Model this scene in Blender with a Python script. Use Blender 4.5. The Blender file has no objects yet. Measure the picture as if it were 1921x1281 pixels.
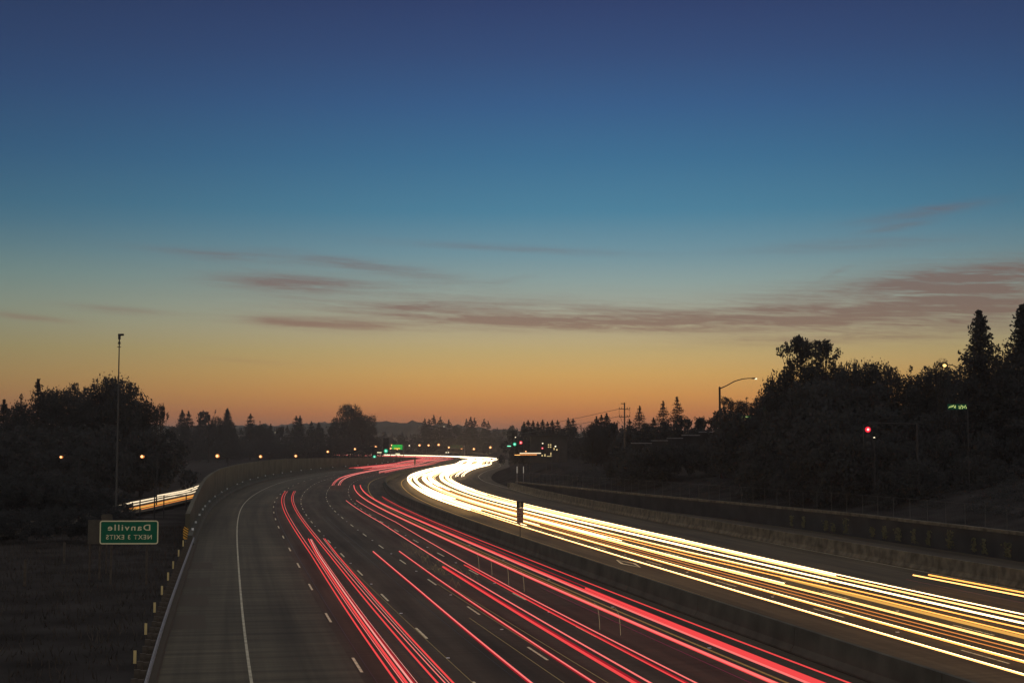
import bpy, bmesh, math, random
import numpy as np
from mathutils import Vector
R = math.radians
random.seed(7)
rng = np.random.default_rng(11)
scene = bpy.context.scene
col = scene.collection

# ------------------------------------------------------------------ camera
EYE = 8.6
PITCH = 4.0205
cam_d = bpy.data.cameras.new('camera')
cam_d.lens = 50.0
cam_d.sensor_width = 36.0
cam_d.clip_start = 0.5
cam_d.clip_end = 20000
cam = bpy.data.objects.new('camera', cam_d)
cam.location = (0, 0, EYE)
cam.rotation_euler = (R(90 + PITCH), 0, 0)
col.objects.link(cam)
scene.camera = cam

# ------------------------------------------------------------------ sky
world = bpy.data.worlds.new('World')
scene.world = world
world.use_nodes = True
wn = world.node_tree.nodes
wl = world.node_tree.links
wn.clear()


def s2l(c):
    return tuple((v / 255 / 12.92) if v / 255 <= 0.04045 else ((v / 255 + 0.055) / 1.055) ** 2.4 for v in c)


def wm(op, a, b=None, c=None, clamp=False):
    n = wn.new('ShaderNodeMath')
    n.operation = op
    n.use_clamp = clamp
    for i, v in enumerate((a, b, c)):
        if v is None:
            continue
        if isinstance(v, (int, float)):
            n.inputs[i].default_value = v
        else:
            wl.new(v, n.inputs[i])
    return n.outputs[0]


def ramp(fac, stops):
    n = wn.new('ShaderNodeValToRGB')
    cr = n.color_ramp
    cr.interpolation = 'LINEAR'
    while len(cr.elements) < len(stops):
        cr.elements.new(0.5)
    for e, (p, c) in zip(cr.elements, stops):
        e.position = p
        e.color = (*s2l(c), 1)
    wl.new(fac, n.inputs[0])
    return n.outputs[0]


def mixc(fac, a, b):
    n = wn.new('ShaderNodeMix')
    n.data_type = 'RGBA'
    for sock, v in ((n.inputs[0], fac), (n.inputs[6], a), (n.inputs[7], b)):
        if isinstance(v, (int, float)):
            sock.default_value = v
        elif isinstance(v, tuple):
            sock.default_value = (*v, 1)
        else:
            wl.new(v, sock)
    return n.outputs[2]


tc = wn.new('ShaderNodeTexCoord')
sx = wn.new('ShaderNodeSeparateXYZ')
wl.new(tc.outputs['Generated'], sx.inputs[0])
dx, dy, dz = sx.outputs
az = wm('MULTIPLY', wm('ARCTAN2', dx, dy), 180 / math.pi)          # degrees right of the road ahead
el = wm('MULTIPLY', wm('ARCSINE', dz), 180 / math.pi)              # degrees above the horizon
t = wm('DIVIDE', el, 90.0)
# toward the sunset
warm = ramp(wm('POWER', wm('MAXIMUM', t, 0.0), 0.5), [
    ((e / 90) ** 0.5, c) for e, c in (
        (0.0, (132, 86, 76)), (0.55, (176, 106, 68)), (1.1, (201, 124, 68)), (1.9, (213, 149, 78)), (2.7, (209, 164, 94)),
        (3.6, (194, 169, 114)), (4.5, (181, 171, 138)), (5.4, (163, 168, 152)), (6.3, (142, 161, 157)), (7.5, (112, 147, 159)),
        (9.2, (74, 128, 155)), (11.3, (59, 110, 146)), (13.4, (53, 92, 136)), (15.4, (50, 76, 120)), (17.6, (45, 62, 105)),
        (30, (36, 50, 88)), (50, (28, 38, 68)), (89, (22, 30, 56)))])
cool = ramp(wm('POWER', wm('MAXIMUM', t, 0.0), 0.5), [
    ((e / 90) ** 0.5, c) for e, c in (
        (0.0, (92, 72, 72)), (1.1, (118, 86, 70)), (2.2, (128, 106, 74)), (3.6, (122, 117, 86)), (5.2, (110, 124, 110)),
        (6.6, (92, 118, 116)), (8.5, (60, 97, 116)), (11.0, (45, 78, 110)), (14, (40, 62, 98)), (17.6, (36, 52, 84)),
        (30, (28, 40, 70)), (50, (24, 32, 58)), (89, (20, 28, 52)))])
sun_az = 4.0
da = wm('SUBTRACT', az, sun_az)
g = wm('EXPONENT', wm('MULTIPLY', wm('POWER', wm('DIVIDE', da, 22.0), 2.0), -1.0))
sky_col = mixc(g, cool, warm)

# dusk clouds: thin wind-drawn streaks
cx = wm('MULTIPLY', az, 0.12)
cy = wm('MULTIPLY', wm('ADD', el, wm('MULTIPLY', az, 0.035)), 1.6)
comb = wn.new('ShaderNodeCombineXYZ')
wl.new(cx, comb.inputs[0]); wl.new(cy, comb.inputs[1])
noi = wn.new('ShaderNodeTexNoise')
noi.inputs['Scale'].default_value = 1.35
noi.inputs['Detail'].default_value = 6
noi.inputs['Roughness'].default_value = 0.58
noi.inputs['Distortion'].default_value = 0.6
wl.new(comb.outputs[0], noi.inputs['Vector'])
noi2 = wn.new('ShaderNodeTexNoise')
noi2.inputs['Scale'].default_value = 4.2
noi2.inputs['Detail'].default_value = 5
noi2.inputs['Roughness'].default_value = 0.45
noi2.inputs['Distortion'].default_value = 0.5
comb2 = wn.new('ShaderNodeCombineXYZ')
wl.new(wm('MULTIPLY', az, 0.05), comb2.inputs[0]); wl.new(wm('MULTIPLY', cy, 0.9), comb2.inputs[1])
wl.new(comb2.outputs[0], noi2.inputs['Vector'])
noi3 = wn.new('ShaderNodeTexNoise')
noi3.inputs['Scale'].default_value = 7.5
noi3.inputs['Detail'].default_value = 7
noi3.inputs['Roughness'].default_value = 0.6
noi3.inputs['Distortion'].default_value = 1.4
comb3 = wn.new('ShaderNodeCombineXYZ')
wl.new(wm('MULTIPLY', az, 0.085), comb3.inputs[0]); wl.new(wm('MULTIPLY', wm('ADD', cy, wm('MULTIPLY', az, 0.05)), 0.55), comb3.inputs[1])
wl.new(comb3.outputs[0], noi3.inputs['Vector'])
nz = wm('ADD', wm('MULTIPLY', noi.outputs[0], 0.42), wm('ADD', wm('MULTIPLY', noi2.outputs[0], 0.28), wm('MULTIPLY', noi3.outputs[0], 0.30)))


def px_az(x): return math.degrees(math.atan((x - 960.5) / 2668))


def px_el(y): return PITCH + math.degrees(math.atan((640.5 - y) / 2668))


def cloud(x, y, rx, ry, amt, tilt=0.0):
    a0, e0 = px_az(x), px_el(y)
    ra, re = rx * 0.0215, ry * 0.0215
    u = wm('SUBTRACT', az, a0)
    v = wm('SUBTRACT', wm('SUBTRACT', el, e0), wm('MULTIPLY', u, tilt))
    q = wm('ADD', wm('POWER', wm('DIVIDE', u, ra), 2.0), wm('POWER', wm('DIVIDE', v, re), 2.0))
    return wm('MULTIPLY', wm('EXPONENT', wm('MULTIPLY', q, -1.0)), amt)


parts_c = [
    cloud(1720, 575, 290, 42, 1.15, 0.05), cloud(1900, 545, 150, 36, 0.9, 0.05), cloud(1460, 606, 260, 26, 0.85, -0.01), cloud(1120, 604, 260, 13, 1.2, -0.02),
    cloud(1830, 530, 190, 20, 0.75, 0.06), cloud(1560, 640, 260, 14, 0.55, 0.02), cloud(1890, 610, 160, 22, 0.6, 0.05),
    cloud(545, 535, 130, 14, 1.5, -0.05), cloud(700, 503, 150, 10, 1.2, -0.13), cloud(420, 487, 130, 9, 0.9, -0.05),
    cloud(610, 610, 140, 12, 1.3, -0.04), cloud(800, 590, 210, 10, 1.1, -0.07), cloud(785, 573, 60, 6, 1.4, 0.02),
    cloud(960, 572, 160, 6, 0.45, 0.0), cloud(40, 606, 70, 6, 1.3, -0.1), cloud(220, 590, 90, 7, 0.8, -0.05),
    cloud(950, 466, 210, 6, 0.8, -0.05), cloud(960, 524, 40, 5, 0.3, 0.15), cloud(1740, 415, 110, 9, 0.8, 0.12),
    cloud(1690, 440, 60, 6, 0.7, 0.12), cloud(1600, 470, 200, 11, 0.5, 0.03), cloud(1570, 520, 30, 5, 0.4, 0.4),
    cloud(470, 680, 80, 4, 0.3, -0.06), cloud(1250, 590, 480, 34, 0.42, 0.01), cloud(700, 555, 330, 50, 0.42, -0.06), cloud(1000, 590, 300, 26, 0.4, -0.02), cloud(1780, 570, 240, 60, 0.5, 0.04), cloud(1100, 612, 300, 8, 0.6, -0.01), cloud(520, 606, 60, 6, 0.5, -0.1),
]
acc = parts_c[0]
for p_ in parts_c[1:]:
    acc = wm('ADD', acc, p_)
cl = wm('MULTIPLY', acc, wm('MULTIPLY_ADD', wm('SUBTRACT', nz, 0.345), 3.1, 0.0, clamp=True), clamp=True)
cl = wm('MULTIPLY', cl, 0.8)
cloud_col = ramp(wm('DIVIDE', el, 12.0, clamp=True), [
    (0.0, (156, 108, 86)), (0.3, (144, 108, 92)), (0.45, (124, 98, 90)), (0.62, (112, 100, 102)), (1.0, (116, 108, 132))])
cloud_col = mixc(wm('DIVIDE', wm('ADD', az, 2.0), 24.0, clamp=True), cloud_col, s2l((116, 88, 80)))
sky_fin = mixc(cl, sky_col, cloud_col)
bg = wn.new('ShaderNodeBackground')
wl.new(sky_fin, bg.inputs[0])
bg.inputs[1].default_value = 1.0
nish = wn.new('ShaderNodeTexSky')
nish.sky_type = 'NISHITA'
nish.sun_disc = False
nish.sun_elevation = R(-3.0)
nish.sun_rotation = R(sun_az)
bg2 = wn.new('ShaderNodeBackground')
wl.new(nish.outputs[0], bg2.inputs[0])
bg2.inputs[1].default_value = 0.02
add = wn.new('ShaderNodeAddShader')
wl.new(bg.outputs[0], add.inputs[0]); wl.new(bg2.outputs[0], add.inputs[1])
wo = wn.new('ShaderNodeOutputWorld')
wl.new(add.outputs[0], wo.inputs[0])

# added soft fill light, tilted to reach camera-facing sides; the sun is down
sd = bpy.data.lights.new('fill_sun', 'SUN')
sd.energy = 1.0
sd.angle = R(160)
sd.color = (1.0, 0.96, 0.92)
so_ = bpy.data.objects.new('fill_sun', sd)
so_.rotation_euler = (R(14), 0, 0)
so_.location = (0, 40, 60)
col.objects.link(so_)

vs = scene.view_settings
vs.view_transform = 'Standard'
vs.look = 'None'
vs.exposure = 0.0
vs.gamma = 1.0
vs.use_curve_mapping = False
scene.cycles.use_denoising = True
scene.cycles.max_bounces = 4
scene.cycles.diffuse_bounces = 2
scene.cycles.volume_bounces = 1
scene.cycles.sample_clamp_indirect = 4.0

# ------------------------------------------------------------------ helpers
used_mats = {}


def mat(name, color, rough=0.8, noise=0.0, scale=4.0, metallic=0.0, spec=0.12, bump=0.0, color2=None, uv=False, stretch=None):
    m = bpy.data.materials.new(name)
    m.use_nodes = True
    nt = m.node_tree
    b = nt.nodes['Principled BSDF']
    b.inputs['Base Color'].default_value = (*color, 1)
    b.inputs['Roughness'].default_value = rough
    b.inputs['Metallic'].default_value = metallic
    b.inputs['Specular IOR Level'].default_value = spec
    if noise or bump:
        tcn = nt.nodes.new('ShaderNodeTexCoord')
        vec = tcn.outputs['UV' if uv else 'Object']
        if stretch:
            mp = nt.nodes.new('ShaderNodeMapping')
            mp.inputs['Scale'].default_value = stretch
            nt.links.new(vec, mp.inputs[0])
            vec = mp.outputs[0]
        n = nt.nodes.new('ShaderNodeTexNoise')
        n.inputs['Scale'].default_value = scale
        n.inputs['Detail'].default_value = 5
        nt.links.new(vec, n.inputs['Vector'])
        if noise:
            mx = nt.nodes.new('ShaderNodeMix')
            mx.data_type = 'RGBA'
            c2 = color2 or tuple(c * (1 + noise) for c in color)
            mx.inputs[6].default_value = (*tuple(c * (1 - noise) for c in color), 1)
            mx.inputs[7].default_value = (*c2, 1)
            mr = nt.nodes.new('ShaderNodeMapRange')
            mr.inputs[1].default_value = 0.3
            mr.inputs[2].default_value = 0.7
            nt.links.new(n.outputs[0], mr.inputs[0])
            nt.links.new(mr.outputs[0], mx.inputs[0])
            nt.links.new(mx.outputs[2], b.inputs['Base Color'])
        if bump:
            bp = nt.nodes.new('ShaderNodeBump')
            bp.inputs['Strength'].default_value = bump
            nt.links.new(n.outputs[0], bp.inputs['Height'])
            nt.links.new(bp.outputs[0], b.inputs['Normal'])
    return m


def emat(name, color, strength=1.0):
    m = bpy.data.materials.new(name)
    m.use_nodes = True
    nt = m.node_tree
    nt.nodes.clear()
    e = nt.nodes.new('ShaderNodeEmission')
    e.inputs[0].default_value = (*color, 1)
    e.inputs[1].default_value = strength
    o = nt.nodes.new('ShaderNodeOutputMaterial')
    nt.links.new(e.outputs[0], o.inputs[0])
    return m


def streaked(m, amt=.35, across=.9, along=.012, blotch=.08):
    """long darker tyre and oil streaks plus blotchy wear, from the UV in metres"""
    nt = m.node_tree
    b = nt.nodes['Principled BSDF']
    src = b.inputs['Base Color'].links[0].from_socket
    uvn = nt.nodes.new('ShaderNodeTexCoord')
    last = src
    for sc_, k, det in (((across, along, 1), amt, 3), ((blotch, blotch * .5, 1), amt * .7, 6), ((.06, 3.0, 1), amt * .45, 2)):
        mp = nt.nodes.new('ShaderNodeMapping'); mp.inputs['Scale'].default_value = sc_
        nt.links.new(uvn.outputs['UV'], mp.inputs[0])
        n = nt.nodes.new('ShaderNodeTexNoise'); n.inputs['Scale'].default_value = 1.0; n.inputs['Detail'].default_value = det; n.inputs['Roughness'].default_value = .65
        nt.links.new(mp.outputs[0], n.inputs['Vector'])
        mr = nt.nodes.new('ShaderNodeMapRange'); mr.inputs[1].default_value = .32; mr.inputs[2].default_value = .68; mr.inputs[3].default_value = 1 - k; mr.inputs[4].default_value = 1 + k * .6
        nt.links.new(n.outputs[0], mr.inputs[0])
        mx = nt.nodes.new('ShaderNodeVectorMath'); mx.operation = 'SCALE'
        nt.links.new(last, mx.inputs[0]); nt.links.new(mr.outputs[0], mx.inputs['Scale'])
        last = mx.outputs[0]
    nt.links.new(last, b.inputs['Base Color'])


class MB:
    """collects simple shapes into one mesh"""
    def __init__(self):
        self.v, self.f, self.uv = [], [], None

    def add(self, vs_, fs_):
        o = len(self.v)
        self.v += [tuple(p) for p in vs_]
        self.f += [tuple(i + o for i in f) for f in fs_]
        return self

    def box(self, c, d, rz=0.0, rx=0.0, ry=0.0):
        from mathutils import Euler
        m = Euler((rx, ry, rz)).to_matrix()
        h = Vector(d) / 2
        p = [Vector(c) + m @ Vector((sx_ * h.x, sy_ * h.y, sz_ * h.z)) for sz_ in (-1, 1) for sx_, sy_ in ((-1, -1), (1, -1), (1, 1), (-1, 1))]
        return self.add(p, [(3, 2, 1, 0), (4, 5, 6, 7), (0, 1, 5, 4), (1, 2, 6, 5), (2, 3, 7, 6), (3, 0, 4, 7)])

    def tube(self, pts, r, n=8, r2=None, cap=True):
        pts = [Vector(p) for p in pts]
        k = len(pts)
        rings = []
        for i, p in enumerate(pts):
            d = (pts[min(i + 1, k - 1)] - pts[max(i - 1, 0)]).normalized()
            up = Vector((0, 0, 1)) if abs(d.z) < 0.95 else Vector((0, 1, 0))
            a = d.cross(up).normalized()
            b = a.cross(d).normalized()
            rr = r if r2 is None else r + (r2 - r) * i / (k - 1)
            rz = rr
            if isinstance(rr, tuple):
                rr, rz = rr
            rings.append([p + a * (math.cos(2 * math.pi * j / n) * rr) + b * (math.sin(2 * math.pi * j / n) * rz) for j in range(n)])
        vs_ = [q for ring in rings for q in ring]
        fs_ = [(i * n + j, i * n + (j + 1) % n, (i + 1) * n + (j + 1) % n, (i + 1) * n + j) for i in range(k - 1) for j in range(n)]
        if cap:
            fs_ += [tuple(reversed(range(n))), tuple((k - 1) * n + j for j in range(n))]
        return self.add(vs_, fs_)

    def ball(self, c, r, seg=12, rings=8):
        rx_, ry_, rz_ = r if isinstance(r, tuple) else (r, r, r)
        vs_ = [(c[0], c[1], c[2] + rz_)]
        for i in range(1, rings):
            a = math.pi * i / rings
            vs_ += [(c[0] + rx_ * math.sin(a) * math.cos(2 * math.pi * j / seg), c[1] + ry_ * math.sin(a) * math.sin(2 * math.pi * j / seg), c[2] + rz_ * math.cos(a)) for j in range(seg)]
        vs_.append((c[0], c[1], c[2] - rz_))
        fs_ = [(0, 1 + j, 1 + (j + 1) % seg) for j in range(seg)]
        for i in range(rings - 2):
            fs_ += [(1 + i * seg + j, 1 + (i + 1) * seg + j, 1 + (i + 1) * seg + (j + 1) % seg, 1 + i * seg + (j + 1) % seg) for j in range(seg)]
        last = len(vs_) - 1
        b0 = 1 + (rings - 2) * seg
        fs_ += [(last, b0 + (j + 1) % seg, b0 + j) for j in range(seg)]
        return self.add(vs_, fs_)

    def mesh(self, name, m):
        me = bpy.data.meshes.new(name)
        me.from_pydata(self.v, [], self.f)
        me.materials.append(m)
        me.validate()
        me.update()
        return me

    def build(self, name, m, parent=None, smooth=False):
        me = self.mesh(name, m)
        if smooth:
            me.polygons.foreach_set('use_smooth', [True] * len(me.polygons))
        return link(name, me, parent)


def link(name, me, parent=None):
    o = bpy.data.objects.new(name, me)
    col.objects.link(o)
    if parent is not None:
        o.parent = parent
    return o


def tag(o, label=None, cat=None, group=None, kind=None):
    if label: o['label'] = label
    if cat: o['category'] = cat
    if group: o['group'] = group
    if kind: o['kind'] = kind
    return o


def thing(name, label, cat, loc=(0, 0, 0), rz=0.0, group=None):
    o = bpy.data.objects.new(name, None)
    o.empty_display_size = 0.3
    o.location = loc
    o.rotation_euler = (0, 0, rz)
    col.objects.link(o)
    return tag(o, label, cat, group)


def copy_tree(o, parent=None):
    c = o.copy()
    col.objects.link(c)
    if parent is not None:
        c.parent = parent
    for ch in [x for x in o.children]:
        copy_tree(ch, c)
    return c


# ------------------------------------------------------------------ the alignment of the freeway
_kn = [0, 60, 120, 180, 240, 300, 360, 420, 480, 500, 550, 600, 650, 700, 750, 800, 850]
_kp = [0.5, 0.107, 0.026, 0.899, 0.688, 1.598, 0.553, 0.799, -1.995, -0.634, 1.533, -0.654, -3.73, -4.127, -2.486, -0.3, 0]
AS = np.arange(-60, 1300, 2.0)
_k = np.interp(AS, _kn, _kp) / 1000
_i0 = 30
_th = -0.22309641 + (np.cumsum(_k) - np.cumsum(_k)[_i0]) * 2
AX = np.cumsum(np.sin(_th)) * 2; AX += 21.404 - AX[_i0]
AY = np.cumsum(np.cos(_th)) * 2; AY += 20 - AY[_i0]
_d = np.interp(AS, [40, 120, 200, 260, 340], [0, .6, 1.7, 2.7, 3.2])
_d = np.convolve(np.pad(_d, 10, 'edge'), np.ones(21) / 21, 'valid')
AX = AX + _d * np.cos(_th); AY = AY - _d * np.sin(_th)
ATH = np.arctan2(np.gradient(AX), np.gradient(AY))


def P(s, off, z=0.0):
    x = np.interp(s, AS, AX); y = np.interp(s, AS, AY); th = np.interp(s, AS, ATH)
    return (float(x + math.cos(th) * off), float(y - math.sin(th) * off), float(z))


def heading(s):
    return float(np.interp(s, AS, ATH))


def srange(a, b, step):
    n = max(2, int(abs(b - a) / step) + 1)
    return list(np.linspace(a, b, n))


def fn(v):
    return v if callable(v) else (lambda s: v)


def ribbon(name, o1, o2, s0, s1, z, m, parent=None, step=4.0, kind=None, uvscale=1.0, cols=1):
    """a flat strip that follows the freeway between two offsets, with UV = metres across, metres along"""
    o1, o2, z = fn(o1), fn(o2), fn(z)
    ss = srange(s0, s1, step)
    v, f, uv = [], [], []
    for s in ss:
        for c in range(cols + 1):
            o = o1(s) + (o2(s) - o1(s)) * c / cols
            v.append(P(s, o, z(s)))
            uv.append((o, s))
    n = cols + 1
    for i in range(len(ss) - 1):
        for c in range(cols):
            f.append((i * n + c, i * n + c + 1, (i + 1) * n + c + 1, (i + 1) * n + c))
    me = bpy.data.meshes.new(name)
    me.from_pydata(v, [], f)
    me.materials.append(m)
    ul = me.uv_layers.new(name='UVMap')
    for lp in me.loops:
        ul.data[lp.index].uv = uv[lp.vertex_index]
    me.update()
    o = link(name, me, parent)
    if kind: o['kind'] = kind
    return o


def profile_sweep(name, prof, s0, s1, m, parent=None, step=4.0, off=0.0, hscale=None, capped=True):
    """a closed cross-section (offset, height) swept along the freeway"""
    off = fn(off)
    hs = fn(hscale) if hscale is not None else (lambda s: 1.0)
    ss = srange(s0, s1, step)
    n = len(prof)
    v = [P(s, off(s) + a, b * hs(s)) for s in ss for a, b in prof]
    f = [(i * n + j, i * n + (j + 1) % n, (i + 1) * n + (j + 1) % n, (i + 1) * n + j) for i in range(len(ss) - 1) for j in range(n)]
    if capped:
        f += [tuple(reversed(range(n))), tuple((len(ss) - 1) * n + j for j in range(n))]
    me = bpy.data.meshes.new(name)
    me.from_pydata(v, [], f)
    me.materials.append(m)
    me.update()
    return link(name, me, parent)


# ------------------------------------------------------------------ materials
M_asphalt = mat('asphalt', (0.084, 0.066, 0.044), 0.85, 0.28, 0.5, spec=0.1, bump=0.05, uv=True, stretch=(1.6, 0.12, 1))
M_asphalt_r = mat('worn_asphalt', (0.092, 0.07, 0.042), 0.8, 0.25, 0.6, spec=0.08, bump=0.05, uv=True, stretch=(2.0, 0.1, 1))
M_concrete_lane = mat('tined_concrete', (0.088, 0.073, 0.045), 0.85, 0.3, 1.0, spec=0.15, bump=0.3, uv=True, stretch=(0.12, 1.4, 1))
for _m in (M_asphalt, M_asphalt_r, M_concrete_lane):
    streaked(_m)
M_paint = mat('white_road_paint', (0.8, 0.7, 0.42), 0.6, 0.15, 6.0)
M_paint_worn = mat('worn_edge_paint', (0.42, 0.37, 0.25), 0.7, 0.35, 2.0)
M_paint_y = mat('yellow_road_paint', (0.55, 0.36, 0.08), 0.6, 0.2, 3.0)
M_seam = mat('crack_sealer', (0.02, 0.02, 0.02), 0.5)
M_reflector = mat('reflector_plastic', (0.9, 0.88, 0.8), 0.2, spec=0.6)
M_concrete = mat('barrier_concrete', (0.08, 0.074, 0.053), 0.85, 0.3, 0.7, bump=0.15)
M_concrete_w = mat('wall_concrete', (0.10, 0.088, 0.058), 0.9, 0.3, 0.35, bump=0.2)
M_concrete_r = mat('stained_concrete', (0.115, 0.095, 0.065), 0.85, 0.5, 1.4, bump=0.2)
M_wall_dark = mat('dark_concrete', (0.044, 0.038, 0.033), 0.9, 0.3, 0.4, bump=0.2)  # darker concrete tone for the retaining wall panels
M_post = mat('dull_steel', (0.075, 0.07, 0.06), 0.7)
M_steel = mat('galvanised_steel', (0.22, 0.2, 0.19), 0.5, 0.25, 3.0, metallic=0.4)
M_dark_steel = mat('dark_painted_steel', (0.035, 0.032, 0.03), 0.5, 0.2, 2.0)
M_wood = mat('weathered_wood', (0.08, 0.062, 0.045), 0.9, 0.3, 5.0)
M_soil = mat('dark_soil', (0.036, 0.032, 0.029), 0.95, 0.4, 0.25, bump=0.3, spec=0.0)
M_bank = mat('dark_bank', (0.032, 0.029, 0.027), 0.95, 0.4, 0.4, bump=0.3, spec=0.0)
M_grass = mat('dry_grass', (0.058, 0.046, 0.036), 0.9, 0.4, 0.2, spec=0.0)
M_leaf = mat('leaves', (0.056, 0.056, 0.053), 0.8, 0.06, 0.6, spec=0.0)
M_needle = mat('needles', (0.052, 0.052, 0.05), 0.8, 0.06, 0.8, spec=0.0)
for _m in (M_leaf, M_needle):       # thin leaves let about half the light through
    _nt = _m.node_tree
    _b = _nt.nodes['Principled BSDF']
    _tr = _nt.nodes.new('ShaderNodeBsdfTranslucent')
    _nt.links.new(_b.inputs['Base Color'].links[0].from_socket, _tr.inputs['Color'])
    _mx = _nt.nodes.new('ShaderNodeMixShader'); _mx.inputs[0].default_value = .5
    _nt.links.new(_b.outputs[0], _mx.inputs[1]); _nt.links.new(_tr.outputs[0], _mx.inputs[2])
    _o = [n for n in _nt.nodes if n.type == 'OUTPUT_MATERIAL'][0]
    _nt.links.new(_mx.outputs[0], _o.inputs['Surface'])
M_bark = mat('bark', (0.045, 0.036, 0.028), 0.9, 0.3, 4.0, spec=0.0)
M_hill = mat('wooded_hill', (0.05, 0.048, 0.036), 0.95, 0.3, 0.02, spec=0.0)
M_green = mat('green_sign_sheeting', (0.006, 0.12, 0.055), 0.4, 0.1, 3.0)
M_sign_white = mat('white_sign_sheeting', (0.85, 0.74, 0.42), 0.4)
M_sign_back = mat('sign_back_metal', (0.085, 0.07, 0.05), 0.6, 0.2, 2.0, metallic=0.2)
M_amber = mat('amber_sheeting', (0.9, 0.45, 0.06), 0.4)
M_cream = mat('cream_sheeting', (0.7, 0.52, 0.22), 0.4)
M_black = mat('black_paint', (0.02, 0.02, 0.02), 0.5)
M_olive = mat('brown_board', (0.34, 0.2, 0.13), 0.6, 0.2, 3.0)  # brown tone of the lower carpool sign panel

E_red = emat('tail_light_red', (0.92, 0.07, 0.07), 1.0)
E_red_dim = emat('tail_light_dim', (0.33, 0.014, 0.022), 1.0)
E_red_hot = emat('tail_light_hot', (1.0, 0.36, 0.30), 1.0)
E_red_pink = emat('tail_light_pink', (1.05, 0.2, 0.18), 1.0)
E_amber = emat('marker_light_amber', (0.32, 0.13, 0.02), 1.0)
E_white = emat('headlight_white', (1.0, 0.66, 0.30), 5.5)
E_far = emat('headlight_glare', (1.0, 0.76, 0.48), 4.0)
E_cream = emat('headlight_cream', (3.2, 1.5, 0.42), 1.0)
E_yellow = emat('headlight_yellow', (2.5, 0.92, 0.19), 1.0)
E_tan = emat('headlight_tan', (0.8, 0.40, 0.085), 1.0)
E_orange = emat('headlight_orange', (0.9, 0.30, 0.07), 1.0)
E_sodium = emat('sodium_lamp', (1.0, 0.52, 0.22), 2.6)
E_halo = emat('sodium_halo', (0.75, 0.24, 0.055), 1.0)
E_core = emat('signal_core', (1.0, .75, .7), 1.2)
E_core_g = emat('signal_core_green', (.55, 1.0, .85), 1.2)
E_lamp_w = emat('white_lamp', (1.0, 0.86, 0.58), 1.5)
E_green = emat('green_signal_light', (0.01, 0.55, 0.27), 1.0)
E_redsig = emat('red_signal_light', (0.85, 0.02, 0.04), 1.2)
E_sign_g = emat('lit_green_sign', (0.02, 0.42, 0.06), 1.0)
E_sign_y = emat('lit_yellow_panel', (0.75, 0.62, 0.04), 1.0)
E_name = emat('lit_street_name', (0.5, 0.62, 0.2), 1.0)
E_window = emat('lit_window', (0.6, 0.45, 0.2), 1.0)

# ------------------------------------------------------------------ terrain
def w_off(s):        # where the retaining wall stands, right of the alignment
    return float(np.interp(s, [0, 105, 130, 165, 205, 246], [32.2, 32.0, 30.6, 28.0, 25.2, 22.6]))


def w_top(s):
    return float(np.interp(s, [0, 110, 200, 246], [2.15, 2.05, 1.65, 1.25]))


def wall_off(s):     # face of the sound wall on the left
    return float(np.interp(s, [100, 120, 200, 260, 350, 400, 450, 640], [-27.0, -27.05, -27.35, -28.2, -29.4, -28.6, -24.0, -21.6]))


def wall_top(s):
    return float(np.interp(s, [113, 122, 146, 172, 206, 344, 420, 520, 640], [2.3, 2.5, 3.2, 4.0, 4.4, 4.3, 3.6, 2.6, 1.5]))


_tx, _ty, _tt = AX, AY, ATH


def near_so(x, y):
    d2 = (x[:, None] - AX[None, :]) ** 2 + (y[:, None] - AY[None, :]) ** 2
    i = d2.argmin(1)
    off = (x - AX[i]) * np.cos(ATH[i]) - (y - AY[i]) * np.sin(ATH[i])
    dist = np.sqrt(d2[np.arange(len(x)), i])
    off = np.sign(off) * np.maximum(np.abs(off), dist)
    return AS[i], off


def sstep(a, b, x):
    t_ = np.clip((x - a) / (b - a), 0, 1)
    return t_ * t_ * (3 - 2 * t_)


def terrain_z(x, y):
    x = np.atleast_1d(np.asarray(x, float)); y = np.atleast_1d(np.asarray(y, float))
    s, off = near_so(x, y)
    w = np.interp(s, [0, 105, 130, 165, 205, 246], [32.2, 32.0, 30.6, 28.0, 25.2, 22.6])
    far = np.clip(1 - (s - 560) / 120, 0, 1)
    near = np.where(s < 230, 1.0, np.clip(1 - (s - 230) / 200, 0.55, 1))
    right = (1.9 * sstep(w + 1.5, w + 4.5, off) + 4.3 * sstep(w + 6, w + 34, off)) * np.where(s < 246, 1, near) * far
    rise = np.where(s > 250, 3.4 * sstep(24.5, 36, off), 0.0) * far
    right = right + 3.6 * np.exp(-((y - 218) / 24) ** 2) * sstep(13, 20, x) * (1 - sstep(60, 95, x)) * (off > w + 5)
    left = -0.35 + 0.0 * off
    z = np.where(off > 0, -0.3 + np.maximum(right, rise), left)
    z = z + 0.12 * np.sin(x * 0.31 + 1.3) * np.cos(y * 0.23) * (np.abs(off) > 34)
    return z


def grid_mesh(name, xs, ys, zf, m, kind='structure'):
    gx, gy = np.meshgrid(xs, ys)
    z = zf(gx.ravel(), gy.ravel())
    v = np.stack([gx.ravel(), gy.ravel(), z], 1)
    nx, ny = len(xs), len(ys)
    idx = np.arange(nx * ny).reshape(ny, nx)
    f = np.stack([idx[:-1, :-1].ravel(), idx[:-1, 1:].ravel(), idx[1:, 1:].ravel(), idx[1:, :-1].ravel()], 1)
    me = bpy.data.meshes.new(name)
    me.from_pydata(v.tolist(), [], f.tolist())
    me.materials.append(m)
    me.polygons.foreach_set('use_smooth', [True] * len(me.polygons))
    me.update()
    o = link(name, me)
    o['kind'] = kind
    return o


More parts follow.
